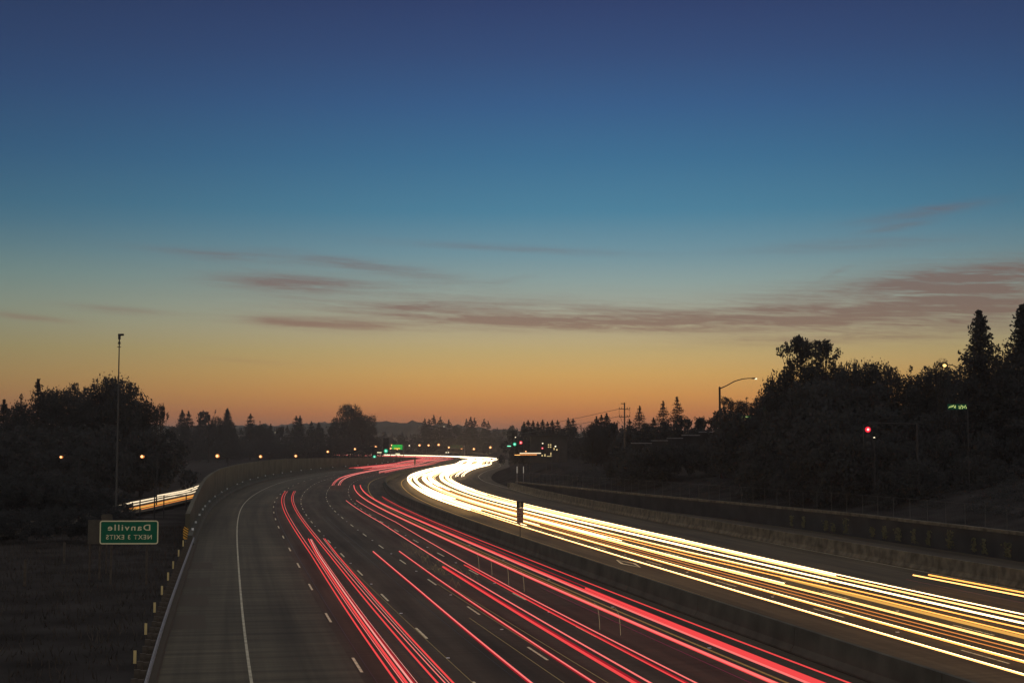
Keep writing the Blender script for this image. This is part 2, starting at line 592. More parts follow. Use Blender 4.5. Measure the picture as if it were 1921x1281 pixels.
xs = np.unique(np.concatenate([np.arange(-4200, -400, 200), np.arange(-400, -120, 20), np.arange(-120, 160, 3.0), np.arange(160, 420, 20), np.arange(420, 4400, 200)]))
ys = np.unique(np.concatenate([np.arange(-400, -40, 40), np.arange(-40, 420, 4.0), np.arange(420, 1000, 15), np.arange(1000, 7200, 200)]))
tag(grid_mesh('ground', xs, ys, terrain_z, M_soil), 'dark ground running out to the hills', None)

# wooded hills on the skyline
def hill_obj(name, y0, depth, segs, prof, seed, label):
    r_ = np.random.default_rng(seed)
    x_ = np.linspace(-2200, 2200, segs)
    h = np.interp(x_, [p[0] for p in prof], [p[1] for p in prof])
    bump = np.abs(r_.normal(0, 1, segs))
    bump = np.convolve(bump, [.25, .5, .25], 'same') * 2.2
    clump = np.convolve(r_.normal(0, 1, segs), np.ones(25) / 25, 'same') * 9
    rows = [(-depth, 0.0), (-depth * .55, 0.45), (-depth * .25, 0.8), (-20, 0.97), (0, 1.0), (60, .9), (depth, 0.0)]
    v, f = [], []
    for dy_, k in rows:
        jit = r_.normal(0, 1.2, segs) if k > 0.3 else np.zeros(segs)
        for i in range(segs):
            v.append((x_[i], y0 + dy_, -0.5 + max(0, h[i] + clump[i]) * k + (bump[i] * k if k > .9 else 0) + jit[i]))
    for r0 in range(len(rows) - 1):
        for i in range(segs - 1):
            a = r0 * segs + i
            f.append((a, a + 1, a + segs + 1, a + segs))
    me = bpy.data.meshes.new(name)
    me.from_pydata(v, [], f)
    me.materials.append(M_hill)
    me.update()
    o = link(name, me)
    return tag(o, label, None, None, 'structure')


hill_obj('hills', 2700, 420, 900, [(-2200, 40), (-900, 36), (-620, 34), (-450, 38), (-330, 44), (-250, 38), (-150, 36), (-60, 30), (30, 24), (150, 22), (2200, 24)], 3, 'low wooded hills along the horizon')
hill_obj('hills', 1750, 300, 700, [(-2200, 26), (-700, 24), (-420, 24), (-230, 27), (-120, 28), (-40, 24), (40, 18), (200, 16), (2200, 16)], 5, 'nearer wooded rise in front of the hills')

# ------------------------------------------------------------------ roads
OL = dict(L0=-23.3, L1=-19.2, L2=-15.5, L3=-11.72, L4=-8.1, L5=-4.55)
S0, S1 = -20, 1000
road = ribbon('road', wall_off, -1.65, S0, S1, 0.0, M_asphalt, step=4, kind='structure', cols=6)
tag(road, 'red tail-light carriageway of the freeway')
aux = ribbon('concrete_lane', -27.0, -19.35, S0, 640, 0.004, M_concrete_lane, road, step=4, cols=3)
# edge lines and lane lines
ribbon('edge_line', OL['L0'] - .055, OL['L0'] + .055, S0, 640, 0.008, M_paint_worn, road, 4)
ribbon('edge_line', OL['L5'] - .07, OL['L5'] + .07, S0, 700, 0.006, M_paint_y, road, 4)
ribbon('crack_seam', OL['L1'] + .28, OL['L1'] + .32, S0, 200, 0.009, M_seam, road, 4)
for o_ in (-17.3, -16.9, -13.9, -13.4):
    ribbon('crack_seam', o_, o_ + 0.03, S0, 150, 0.006, M_seam, road, 4)


def dash_mb(s_mid, off, ln, z):
    mb = MB()
    k = 4
    seg = ln / k
    for i in range(k):
        a = s_mid - ln / 2 + i * seg + 0.05
        b = a + seg - (0.05 if ln > 3 else 0)
        q = [P(a, off - .055, z), P(a, off + .055, z), P(b, off + .055, z), P(b, off - .055, z)]
        mb.add(q, [(0, 1, 2, 3)])
    return mb


def refl_mb(s, off, z=0.0):
    x, y, _ = P(s, off)
    mb = MB()
    h = heading(s)
    mb.box((x, y, z + .012), (0.14, 0.11, 0.024), -h)
    return mb


far_d, far_r = MB(), MB()
cyc = 15.0
for ln_, c0, z_ in (('L1', 40.5, .008), ('L2', 49.0, .006), ('L3', 42.0, .006), ('L4', 48.0, .006)):
    s = c0 - 30
    while s < 640:
        if s < 210:
            dash_mb(s, OL[ln_], 3.7, z_).build('lane_dash', M_paint, road)
        else:
            d_ = dash_mb(s, OL[ln_], 3.7, z_)
            far_d.add(d_.v, d_.f)
        if ln_ != 'L1':
            r_ = refl_mb(s + 7.5, OL[ln_])
            if s < 100:
                r_.build('road_reflector', M_reflector, road)
            else:
                far_r.add(r_.v, r_.f)
        s += cyc
far_d.build('lane_dashes', M_paint, road)['kind'] = 'stuff'
far_r.build('road_reflectors', M_reflector, road)['kind'] = 'stuff'
for s in (42, 57, 72, 87, 102):
    refl_mb(s, OL['L5'] + .18).build('road_reflector', M_reflector, road)
# thin plates in the asphalt tone along the shoulder by the guard rail
for s in (52.5, 62.0, 72.0, 84.0):
    mb = MB()
    q = [(s, -26.6, .006), (s, -25.0, .006), (s + 5.2, -25.15, .02), (s + 5.2, -26.6, .03)]
    t4 = [P(*a) for a in q]; b4 = [P(a[0], a[1], 0.002) for a in q]
    mb.add(t4 + b4, [(0, 1, 2, 3), (0, 4, 5, 1), (1, 5, 6, 2), (2, 6, 7, 3), (3, 7, 4, 0)])
    mb.build('shoulder_patch', M_asphalt, road)
# asphalt kerb under the guard rail
profile_sweep('kerb', [(-.1, 0), (.16, 0), (.1, .12), (-.1, .13)], 10, 112, M_asphalt, road, 3, -26.75)

OW0, OW1, OW2, OW3, OWR = 2.0, 5.65, 9.4, 13.2, 18.2
road2 = ribbon('road', -0.9, 22.0, S0, S1, 0.0, M_asphalt_r, step=4, kind='structure', cols=6)
tag(road2, 'white headlight carriageway of the freeway')
ribbon('edge_line', OW0 - .08, OW0 + .08, S0, 800, .006, M_paint_y, road2, 4)
ribbon('edge_line', lambda s: float(np.interp(s, [0, 240, 340], [21.15, 21.15, 18.6])), lambda s: float(np.interp(s, [0, 240, 340], [21.29, 21.29, 18.75])), S0, 720, .006, M_paint_worn, road2, 4)
far_d = MB()
for o_, c0 in ((OW1, 52.5), (OW2, 45.0), (OW3, 40.0)):
    s = c0 - 30
    while s < 640:
        if s < 120:
            dash_mb(s, o_, 3.7, .006).build('lane_dash', M_paint, road2)
            refl_mb(s + 7.5, o_).build('road_reflector', M_reflector, road2)
        else:
            d_ = dash_mb(s, o_, 3.7, .006)
            far_d.add(d_.v, d_.f)
        s += cyc
far_d.build('lane_dashes', M_paint, road2)['kind'] = 'stuff'
# carpool diamond painted in the lane beside the median, two of them in view
def diamond(sc_, oc, ls, lo):
    mb = MB()
    outer = [(-ls, 0), (0, lo), (ls, 0), (0, -lo)]
    inner = [(a * .86, b * .62) for a, b in outer]
    vs_ = [P(sc_ + a, oc + b, .007) for a, b in outer + inner]
    mb.add(vs_, [(i, (i + 1) % 4, 4 + (i + 1) % 4, 4 + i) for i in range(4)])
    mb.build('carpool_diamond', M_paint, road2)


diamond(82.5, 3.75, 3.2, 0.55)
# off-ramp between the low barrier and the retaining wall
ramp_o = ribbon('exit_ramp', 22.05, lambda s: w_off(s) - .02, S0, 244, -0.02, M_asphalt, step=4, kind='structure', cols=2)
tag(ramp_o, 'dark ramp behind the low concrete barrier')

# frontage road beyond the left fence
fr = MB()
FR = [(-52.0, 60), (-50.5, 120), (-49.5, 180), (-52, 230), (-60, 290), (-64, 400), (-66, 500), (-66, 620)]


def fpt(y):
    return float(np.interp(y, [p[1] for p in FR], [p[0] for p in FR]))


yy = list(range(60, 620, 10))
fr.add([(fpt(y) - 4.5, y, 0.06) for y in yy] + [(fpt(y) + 4.5, y, 0.06) for y in yy],
       [(i, len(yy) + i, len(yy) + i + 1, i + 1) for i in range(len(yy) - 1)])
tag(fr.build('frontage_road', M_asphalt_r), 'frontage road beyond the left fence', None, None, 'structure')

# ------------------------------------------------------------------ barriers and walls
jersey = [(-.3, 0), (.3, 0), (.3, .08), (.16, .33), (.1, 1.07), (-.1, 1.07), (-.16, .33), (-.3, .08)]


def barrier_thing(name, label, off, s0, s1, m, cat='barrier', seg=12.0, limit=260, prof=jersey, group=None):
    x, y, _ = P(s0, fn(off)(s0))
    root = thing(name, label, cat, (0, 0, 0), 0, group)
    s = s0
    while s < min(s1, limit):
        e = min(s + seg, s1)
        profile_sweep('barrier_section', prof, s, e - 0.04, m, root, 3, off)
        s = e
    if s < s1:
        profile_sweep('barrier_run', prof, s, s1, m, root, 4, off)
    return root


barrier_thing('median_barrier', 'long low concrete barrier between the red trails and the white trails', -1.3, S0, 900, M_concrete)
rb_off = lambda s: float(np.interp(s, [0, 60, 130, 250], [21.9, 21.9, 21.3, 21.7]))
rb = barrier_thing('roadside_barrier', 'low stained concrete barrier along the right edge of the white carriageway', rb_off, S0, 247, M_concrete_r)
x, y, _ = P(249, 21.7)
nose = MB().box((x, y, .45), (.5, 1.6, .9), -heading(249)).build('crash_nose', M_concrete_r, rb)

# retaining wall with its concrete cap, and fence posts on it
rw = thing('retaining_wall', 'long low retaining wall above the ramp, with a pale concrete cap', 'wall')
s = 0.0
while s < 246:
    e = min(s + 8.0, 246)
    pts = srange(s, e - .03, 2)
    mb = MB()
    n_ = len(pts)
    sec = lambda q: [(0, -.3), (.35, -.3), (.35, w_top(q) - .22), (0, w_top(q) - .22)]
    v_ = [P(q, w_off(q) + a, b) for q in pts for a, b in sec(q)]
    f_ = [(i * 4 + j, i * 4 + (j + 1) % 4, (i + 1) * 4 + (j + 1) % 4, (i + 1) * 4 + j) for i in range(n_ - 1) for j in range(4)] + [(3, 2, 1, 0), tuple((n_ - 1) * 4 + j for j in range(4))]
    mb.add(v_, f_).build('wall_panel', M_wall_dark, rw)
    s = e
pts = srange(0, 246, 3)
v_ = [P(q, w_off(q) + a, w_top(q) + b) for q in pts for a, b in ((-.07, -.22), (.42, -.22), (.42, 0.02), (-.07, 0.02))]
n_ = len(pts)
MB().add(v_, [(i * 4 + j, i * 4 + (j + 1) % 4, (i + 1) * 4 + (j + 1) % 4, (i + 1) * 4 + j) for i in range(n_ - 1) for j in range(4)] + [(3, 2, 1, 0), tuple((n_ - 1) * 4 + j for j in range(4))]).build('wall_cap', M_concrete_r, rw)
# climbing plants in loose clumps on the wall face
mb = MB()
for i in range(22):
    s = 56 + i * 3.0 + random.uniform(-1.2, 1.2)
    wd, ht = random.uniform(.3, .7), random.uniform(.7, 1.5)
    for k in range(80):
        ds, zz = random.gauss(0, wd * .45), random.uniform(.2, ht + .3)
        x, y, z = P(s + ds, w_off(s + ds) - random.uniform(.03, .16), zz)
        a = random.uniform(0, 6.28); r_ = random.uniform(.05, .11)
        mb.add([(x + r_ * math.cos(a + q), y + r_ * .3 * math.sin(a + q), z + r_ * math.sin(a + q)) for q in (0, 2.1, 4.2)], [(0, 1, 2)])
tag(mb.build('climbing_plants', mat('vine_leaves', (.14, .12, .06), .8, .3, 2.0)), 'loose clumps of climbing plant on the face of the retaining wall', None, None, 'stuff')

fence = thing('wire_fence', 'thin metal fence posts in a row on top of the retaining wall', 'fence')
post_me = MB().tube([(0, 0, 0), (0, 0, 1.75)], .026, 6).mesh('post', M_post)
s = 20.0
while s < 236:
    o = link('post', post_me, fence)
    o.location = P(s, w_off(s) + .25, w_top(s))
    s += 3.05
mb = MB().tube([P(q, w_off(q) + .25, w_top(q) + 1.72) for q in srange(20, 234, 4)], .012, 5)
mb.build('top_wire', M_dark_steel, fence)
# chain-link: thin crossing wires, one joined piece
mb = MB()
for q in np.arange(20, 200, .5):
    for d_ in (-1, 1):
        a = P(q, w_off(q) + .25, w_top(q) + .03); b = P(q + 1.6 * d_ * .5, w_off(q + .8 * d_) + .25, w_top(q) + 1.7)
        mb.tube([a, b], .004, 3, cap=False)
mb.build('chain_link', M_dark_steel, fence)['kind'] = 'stuff'

# bank behind the wall
ss_ = srange(S0, 250, 4)
cols_ = [(.35, -.02), (2.5, .35), (8, 1.7), (16, 3.1), (26, 4.2), (40, 4.9)]
v_ = [P(q, w_off(q) + a, w_top(q) - .03 + b * (w_top(q) / 2.1)) for q in ss_ for a, b in cols_]
n_ = len(cols_)
f_ = [(i * n_ + j, i * n_ + j + 1, (i + 1) * n_ + j + 1, (i + 1) * n_ + j) for i in range(len(ss_) - 1) for j in range(n_ - 1)]
tag(MB().add(v_, f_).build('embankment', M_bank), 'dark bank rising behind the retaining wall', None, None, 'structure')

# sound wall on the left: low barrier foot, tall panels
sw = thing('sound_wall', 'tall olive-grey wall sweeping round the outside of the left bend', 'wall')
s = 113.0
while s < 640:
    seg = 6.0 if s < 330 else 40.0
    e = min(s + seg, 640)
    pts = srange(s, e - .03, 3)
    sec = lambda q: [(-.75, -.3), (-.35, -.3), (-.35, wall_top(q)), (-.75, wall_top(q))]
    v_ = [P(q, wall_off(q) + a, b) for q in pts for a, b in sec(q)]
    n_ = len(pts)
    f_ = [(i * 4 + j, i * 4 + (j + 1) % 4, (i + 1) * 4 + (j + 1) % 4, (i + 1) * 4 + j) for i in range(n_ - 1) for j in range(4)] + [(3, 2, 1, 0), tuple((n_ - 1) * 4 + j for j in range(4))]
    MB().add(v_, f_).build('wall_panel', M_concrete_w, sw)
    s = e
foot = [(-.34, -.1), (.28, -.1), (.28, .08), (.12, .33), (.04, .86), (-.34, .86)]
s = 106.0
while s < 640:
    seg = 12.0 if s < 330 else 60.0
    e = min(s + seg, 640)
    profile_sweep('barrier_foot', foot, s, e - .03, M_concrete, sw, 3, wall_off)
    s = e
# small reflectors along the barrier top
for i, s in enumerate([113, 124, 138, 150, 158, 172, 188, 205, 220, 245, 258, 276, 292, 306, 320, 335, 350, 365, 380, 395, 410, 425, 440, 455, 475, 495, 520, 545, 570]):
    x, y, z = P(s, wall_off(s) - .1, .86)
    k = 1.0 + max(0, s - 250) / 300
    mb = MB().box((x, y, z + .09), (.19 * k, .05, .2 * k), -heading(s))
    tag(mb.build('barrier_reflector', M_reflector), 'small square white reflector standing on the foot of the tall left wall', 'reflector', 'reflectors along the foot of the left wall')

# ------------------------------------------------------------------ guard rail and its markers
gr = thing('guard_rail', 'metal guard rail along the left shoulder, seen from behind and above', 'guard rail')
wb = [(0.0, .40), (.05, .45), (.05, .51), (.0, .56), (.05, .61), (.05, .67), (0.0, .72), (-.02, .72), (.025, .66), (.025, .62), (-.03, .56), (.025, .50), (.025, .46), (-.02, .40)]
s = 16.0
while s < 106:
    e = min(s + 7.62, 106.0)
    profile_sweep('rail_beam', wb, s, e + .05, M_steel, gr, 2, -26.85)
    s = e
pm = MB().box((0, 0, .3), (.2, .15, .95)).mesh('post', M_wood)
bm_ = MB().box((0, 0, .56), (.2, .15, .36)).mesh('offset_block', M_wood)
for s in np.arange(17, 106, 1.905):
    o = link('post', pm, gr); o.location = P(s, -27.22, 0); o.rotation_euler.z = -heading(s)
    o = link('offset_block', bm_, gr); o.location = P(s, -27.0, 0); o.rotation_euler.z = -heading(s)

names = ['nearest', 'second nearest', 'third nearest', 'fourth nearest', 'fifth nearest', 'sixth nearest', 'seventh nearest', 'farthest']
for i, s in enumerate([40, 48, 56, 64, 72, 80, 90, 100]):
    x, y, z = P(s, -27.5)
    t_ = thing('delineator', '%s of the pale yellow marker paddles behind the guard rail, counting from the camera' % names[i], 'marker', (x, y, -.3), 0, 'marker paddles behind the guard rail')
    MB().box((0, .03, .55), (.05, .03, 1.1)).build('stake', M_wood, t_)
    MB().box((0, 0, .93), (.11, .015, .48)).build('paddle', M_cream, t_)
x, y, z = P(109, -27.6)
om = thing('object_marker', 'board of amber and black diagonal stripes at the near end of the left wall', 'marker', (x, y, -.2))
MB().tube([(0, .04, 0), (0, .04, 1.0)], .03, 6).build('post', M_steel, om)
bw, bh, z0 = .42, 1.05, .55
pb = MB().box((0, 0, z0 + bh / 2), (bw, .02, bh - .16)).box((0, 0, z0 + bh - .05), (bw - .14, .02, .1)).box((0, 0, z0 + .05), (bw - .14, .02, .1)).build('board', M_amber, om)
for k in range(5):
    zz = z0 + .13 + k * .21
    MB().add([(-bw / 2, -.014, zz + .16), (-bw / 2, -.014, zz + .26), (bw / 2, -.014, zz), (bw / 2, -.014, zz - .1)], [(0, 1, 2, 3)] if False else [(3, 2, 1, 0)]).build('stripe', M_black, om)

# ------------------------------------------------------------------ traffic light trails
def trail(name, label, cat, group, streaks, loc_s, loc_o):
    """streaks: list of (material, radius or (rx, rz), [(s, off, z), ...])"""
    x0, y0, _ = P(loc_s, loc_o)
    root = thing(name, label, cat, (x0, y0, 0), 0, group)
    for m_, r_, key in streaks:
        ks = [k[0] for k in key]
        order = np.argsort(ks)
        ks = np.array(ks)[order]; ko = np.array([k[1] for k in key])[order]; kz = np.array([k[2] for k in key])[order]
        pts = []
        for s in srange(ks[0], ks[-1], 4):
            # a gentle curve through the keyed offsets
            p = P(s, float(np.interp(s, ks, ko)), float(np.interp(s, ks, kz)))
            pts.append((p[0] - x0, p[1] - y0, p[2]))
        nn = 6
        mb = MB()
        if isinstance(r_, tuple):
            pts_v = [Vector(p) for p in pts]
            k_ = len(pts_v)
            vs_, fs_ = [], []
            for i, p in enumerate(pts_v):
                d = (pts_v[min(i + 1, k_ - 1)] - pts_v[max(i - 1, 0)]).normalized()
                a = d.cross(Vector((0, 0, 1))).normalized(); b = a.cross(d)
                vs_ += [p + a * (math.cos(2 * math.pi * j / nn) * r_[0]) + b * (math.sin(2 * math.pi * j / nn) * r_[1]) for j in range(nn)]
            fs_ = [(i * nn + j, i * nn + (j + 1) % nn, (i + 1) * nn + (j + 1) % nn, (i + 1) * nn + j) for i in range(k_ - 1) for j in range(nn)]
            fs_ += [tuple(reversed(range(nn))), tuple((k_ - 1) * nn + j for j in range(nn))]
            mb.add(vs_, fs_)
        else:
            mb.tube(pts, r_, nn)
        mb.build('light_streak', m_, root)
    return root


RG, WG = 'red tail-light trails', 'white headlight trails'
NEAR = 14


def slim(streaks, k):
    return [(m_, tuple(q * k for q in r_) if isinstance(r_, tuple) else r_ * k, key) for m_, r_, key in streaks]


def RT(label, streaks, s0, o0):
    streaks = slim(streaks, .46)
    trail('tail_light_trail', label, 'light trail', RG, streaks, s0, o0)


def WT(label, streaks, s0, o0, group=WG):
    streaks = slim(streaks, .5 if s0 < 150 else .8)
    trail('headlight_trail', label, 'light trail', group, streaks, s0, o0)


zr = .85
RT('leftmost red trail, two double streaks that begin furthest round the bend', [
    (E_red, .075, [(210, -18.05, zr), (84, -18.42, zr), (NEAR, -19.0, zr)]), (E_red_pink, .04, [(210, -17.72, zr), (84, -18.2, zr), (NEAR, -18.8, zr)]),
    (E_red, .07, [(210, -16.7, zr), (84, -17.2, zr), (NEAR, -17.7, zr)]), (E_red_pink, .04, [(210, -16.46, zr), (84, -17.0, zr), (NEAR, -17.45, zr)])], 84, -17.8)
RT('thick pink-cored trail that starts part way down the leftmost lane', [
    (E_red, (.10, .10), [(100, -17.75, zr), (84, -18.05, zr), (NEAR, -18.72, zr)]), (E_red_hot, .075, [(98, -17.68, zr + .09), (84, -17.97, zr + .09), (NEAR, -18.62, zr + .09)]),
    (E_red_dim, .09, [(100, -17.5, zr - .05), (84, -17.75, zr - .05), (NEAR, -18.45, zr - .05)]), (E_red_hot, .02, [(100, -17.5, zr), (84, -17.8, zr), (NEAR, -18.35, zr)]),
    (E_red, .07, [(100, -16.45, zr), (84, -16.65, zr), (NEAR, -17.22, zr)]), (E_red_hot, .022, [(100, -16.58, zr + .03), (84, -16.8, zr + .03), (NEAR, -17.38, zr + .03)])], 84, -17.4)
RT('single pair of red streaks alone in the middle lane', [
    (E_red_pink, .075, [(86, -13.95, zr), (60, -14.2, zr), (NEAR, -14.85, zr)]), (E_red_dim, .11, [(86, -13.95, zr - .03), (60, -14.2, zr - .03), (NEAR, -14.85, zr - .03)]),
    (E_red_pink, .065, [(86, -12.1, zr), (66, -12.35, zr), (40, -12.55, zr), (NEAR, -12.75, zr)]), (E_red_dim, .09, [(86, -12.1, zr - .03), (66, -12.35, zr - .03), (40, -12.55, zr - .03), (NEAR, -12.75, zr - .03)])], 60, -13.2)
RT('thin red pair that begins beside the dashed line below the bend', [
    (E_red_pink, .06, [(174, -9.75, zr), (122, -9.75, zr), (76, -10.45, zr), (48, -10.7, zr), (NEAR, -11.0, zr)]),
    (E_red_pink, .05, [(174, -8.4, zr), (122, -8.25, zr), (76, -9.05, zr), (54, -9.3, zr), (NEAR, -9.5, zr)])], 122, -9.0)
RT('red pair that joins the thin pair just above it half way down', [
    (E_red, (.11, .1), [(74, -10.75, zr - .1), (46, -11.05, zr - .1), (NEAR, -11.35, zr - .1)]), (E_red_dim, (.14, .1), [(74, -10.6, zr - .13), (46, -10.88, zr - .13), (NEAR, -11.15, zr - .13)]),
    (E_red, .05, [(74, -9.4, zr), (52, -9.62, zr), (NEAR, -9.9, zr)]), (E_red_dim, .06, [(74, -9.2, zr - .05), (52, -9.45, zr - .05), (NEAR, -9.7, zr - .05)])], 60, -10.0)
RT('broad bright red pair in the lane next to the median', [
    (E_red_pink, (.10, .09), [(240, -7.15, zr), (122, -6.95, zr), (66, -7.05, zr), (NEAR, -6.9, zr)]), (E_red, (.13, .14), [(238, -7.1, zr - .04), (122, -6.9, zr - .04), (66, -7.0, zr - .04), (NEAR, -6.82, zr - .04)]),
    (E_red_pink, (.10, .09), [(240, -6.05, zr), (120, -5.75, zr), (70, -5.9, zr), (NEAR, -5.9, zr)]), (E_red, (.14, .17), [(238, -6.0, zr + .02), (120, -5.7, zr + .02), (60, -5.85, zr + .02), (NEAR, -5.85, zr + .02)])], 120, -6.4)
RT('red pair at the median side whose right streak stands clear of the others', [
    (E_red, (.12, .12), [(58, -5.55, zr + .05), (NEAR, -5.62, zr + .05)]),
    (E_red, .055, [(186, -4.15, zr), (120, -4.55, zr), (76, -4.55, zr), (34, -4.6, zr), (NEAR, -4.6, zr)]), (E_red_dim, .05, [(182, -4.3, zr - .1), (74, -4.98, zr - .1), (34, -5.12, zr - .1), (NEAR, -5.12, zr - .1)])], 100, -5.0)
RT('faint violet-red thread left of the broad median pair', [(emat('faint_violet', (.16, .02, .05)), .016, [(60, -7.55, .8), (NEAR, -7.6, .8)])], 40, -7.5)
RT('dull amber thread running between the broad median pair', [(E_amber, .03, [(240, -6.6, .6), (120, -6.2, .6), (60, -6.55, .75), (NEAR, -6.9, .75)])], 60, -6.5)
RT('red double pair on the far curve that ends where the second lane begins', [
    (E_red_pink, .10, [(240, -11.0, zr), (330, -11.3, zr), (480, -10.8, zr), (700, -10.8, zr)]), (E_red_pink, .08, [(240, -10.7, zr), (330, -11.0, zr), (480, -10.5, zr), (700, -10.5, zr)]),
    (E_red_hot, .10, [(240, -9.9, zr), (330, -10.2, zr), (480, -9.7, zr), (700, -9.7, zr)]), (E_red_pink, .08, [(240, -9.6, zr), (330, -9.9, zr), (480, -9.4, zr), (700, -9.4, zr)])], 300, -10.5)
far_red = [(340, -6.0), (352, -7.2), (402, -21.6), (395, -18.6), (410, -16.0), (380, -14.4), (430, -12.8)]
for i, (s0_, o_) in enumerate(far_red):
    m1 = (E_red_pink, E_red_hot, E_red, E_red_pink, E_red_hot, E_red, E_red_pink)[i]
    o2 = o_ if i < 2 else max(o_, -19.0)
    RT('distant red trail merging with others on the far curve below the green signal', [
        (m1, .13, [(s0_, o_, zr), (s0_ + 120, o2, zr), (860, o2, zr)]), (E_red_pink, .11, [(s0_ + 2, o_ + 1.2, zr), (s0_ + 120, o2 + 1.2, zr), (860, o2 + 1.2, zr)])], s0_, o_)

zw = .65
def prl(o_a, o_b, s_far, extra=0.0):
    return [(s_far, o_b, zw), (60, o_a, zw), (NEAR, o_a + extra, zw)]


HI = 560
WT('lowest thin cream trail on the white side, nearest the median', [(E_cream, .045, [(HI, 3.5, zw), (140, 3.2, zw), (78, 2.65, zw), (42, 2.5, zw), (NEAR, 2.4, zw)]), (E_white, .026, [(HI, 3.5, zw + .035), (140, 3.2, zw + .04), (78, 2.65, zw + .04), (42, 2.5, zw + .04), (NEAR, 2.4, zw + .04)])], 60, 2.6)
WT('thin yellow-cream trail second from the median on the white side', [(E_yellow, .06, [(HI, 4.9, zw), (140, 4.7, zw), (72, 4.15, zw), (NEAR, 4.0, zw)]), (E_white, .025, [(HI, 4.9, zw + .05), (140, 4.7, zw + .05), (72, 4.15, zw + .05), (NEAR, 4.0, zw + .05)])], 60, 4.2)
WT('orange double thread between yellow trails on the white side', [(E_orange, .04, [(250, 5.9, zw), (74, 5.42, zw), (NEAR, 5.75, zw)]), (E_orange, .035, [(250, 5.6, zw - .05), (74, 5.0, zw - .05), (NEAR, 5.35, zw - .05)])], 60, 5.3)
WT('broad cream trail just above the orange thread', [(E_cream, (.12, .09), [(HI, 7.0, zw), (78, 6.1, zw), (52, 6.4, zw), (NEAR, 6.35, zw)]), (E_white, (.05, .04), [(HI, 7.0, zw + .1), (78, 6.1, zw + .1), (60, 6.35, zw + .09)])], 60, 6.3)
WT('broad tan band with soft edges in the middle of the white side', [(E_tan, (.2, .12), [(64, 7.85, zw), (52, 7.75, zw), (NEAR, 7.6, zw)]), (E_yellow, (.07, .045), [(HI, 8.2, zw + .1), (78, 7.25, zw + .1), (52, 7.55, zw + .16), (NEAR, 7.42, zw + .16)])], 60, 7.7)
WT('narrow yellow trail beside the dotted lane line', [(E_yellow, .06, [(HI, 9.0, zw), (84, 8.4, zw), (56, 9.0, zw), (NEAR, 9.6, zw)]), (E_white, .028, [(HI, 9.0, zw + .06), (84, 8.4, zw + .06), (60, 8.95, zw + .05)])], 60, 8.9)
WT('thickest white trail, broad and blown out, third from the top edge of the band', [(E_white, (.11, .085), [(HI, 10.5, zw), (90, 10.1, zw), (60, 10.05, zw), (NEAR, 10.4, zw)])], 60, 10.1)
WT('pale yellow broad trail along the upper side of the white band', [(E_cream, (.12, .08), [(HI, 11.6, zw), (92, 11.25, zw), (62, 11.05, zw), (NEAR, 11.4, zw)]), (E_white, (.055, .05), [(HI, 11.7, zw + .08), (92, 11.4, zw + .08), (64, 11.2, zw + .06)])], 60, 11.2)
WT('thin white line along the very top edge of the headlight band', [(E_white, .05, [(HI, 12.9, zw), (120, 12.5, zw), (62, 11.85, zw), (NEAR, 12.2, zw)])], 60, 12.0)
WT('short yellow pair alone on the right, beside the stained barrier', [(E_cream, .075, [(64, 16.15, zw), (NEAR, 16.5, zw)]), (E_yellow, .085, [(64, 17.15, zw), (NEAR, 17.4, zw)]), (emat('faint_rose', (.14, .05, .04)), .015, [(64, 15.7, .4), (NEAR, 16.0, .4)])], 55, 16.7)
# traffic that ended or began further up the road: the dazzling middle of the band
mid = [(118, 3.75, E_white, .05), (118, 5.0, E_white, .055), (100, 6.75, E_white, .06), (96, 7.05, E_white, .055), (104, 8.5, E_white, .05), (112, 8.8, E_white, .05), (86, 10.35, E_white, .05), (128, 10.7, E_white, .06), (96, 12.3, E_white, .07)]
labs = ['white trail that stops just below the carpool sign, nearest the median', 'white trail that stops right of the carpool sign pole', 'white trail ending in a blunt tip among the brightest streaks',
        'blown-out white trail in the dense middle of the band', 'white streak that fades out beside the dark gap in the band', 'white streak forming the lower edge of the dark gap', 'white streak below the dark gap that runs nearest to us',
        'white streak forming the upper edge of the dark gap', 'upper white streak hugging the top edge of the headlight band']
for (s0_, o_, m_, r_), lb in zip(mid, labs):
    WT(lb, [(m_, r_, [(s0_, o_, zw), (170, o_ + .25, zw), (HI, o_ + .4, zw)])], s0_, o_)
# extra trails at random offsets, added so the far band fills with glare
k = 0
for lane, oc in enumerate((3.9, 7.5, 11.2, 14.6)):
    for j in range(5 if lane < 3 else 2):
        s0_ = random.uniform(172, 250) if lane < 3 else random.uniform(300, 380)
        a = random.uniform(-.5, .3)
        zz = zw + random.uniform(-.1, .35)
        WT('added headlight trail filling out the white glare of the far bend', [
            (E_far, .085, [(s0_, oc + a - .65, zz), (s0_ + 80, oc + a - .65, zz), (860, oc + a - .65, zz)]),
            (E_far, .085, [(s0_, oc + a + .7, zz), (s0_ + 80, oc + a + .7, zz), (860, oc + a + .7, zz)])], s0_, oc)
WT('two bright arcs at the inner edge of the far bend, apart from the glare', [
    (E_white, .13, [(150, 3.35, zw), (190, 3.25, zw), (250, 3.5, zw), (345, 4.4, zw)]), (E_white, .13, [(150, 4.6, zw), (190, 4.5, zw), (250, 4.8, zw), (338, 5.6, zw)])], 250, 4.0)
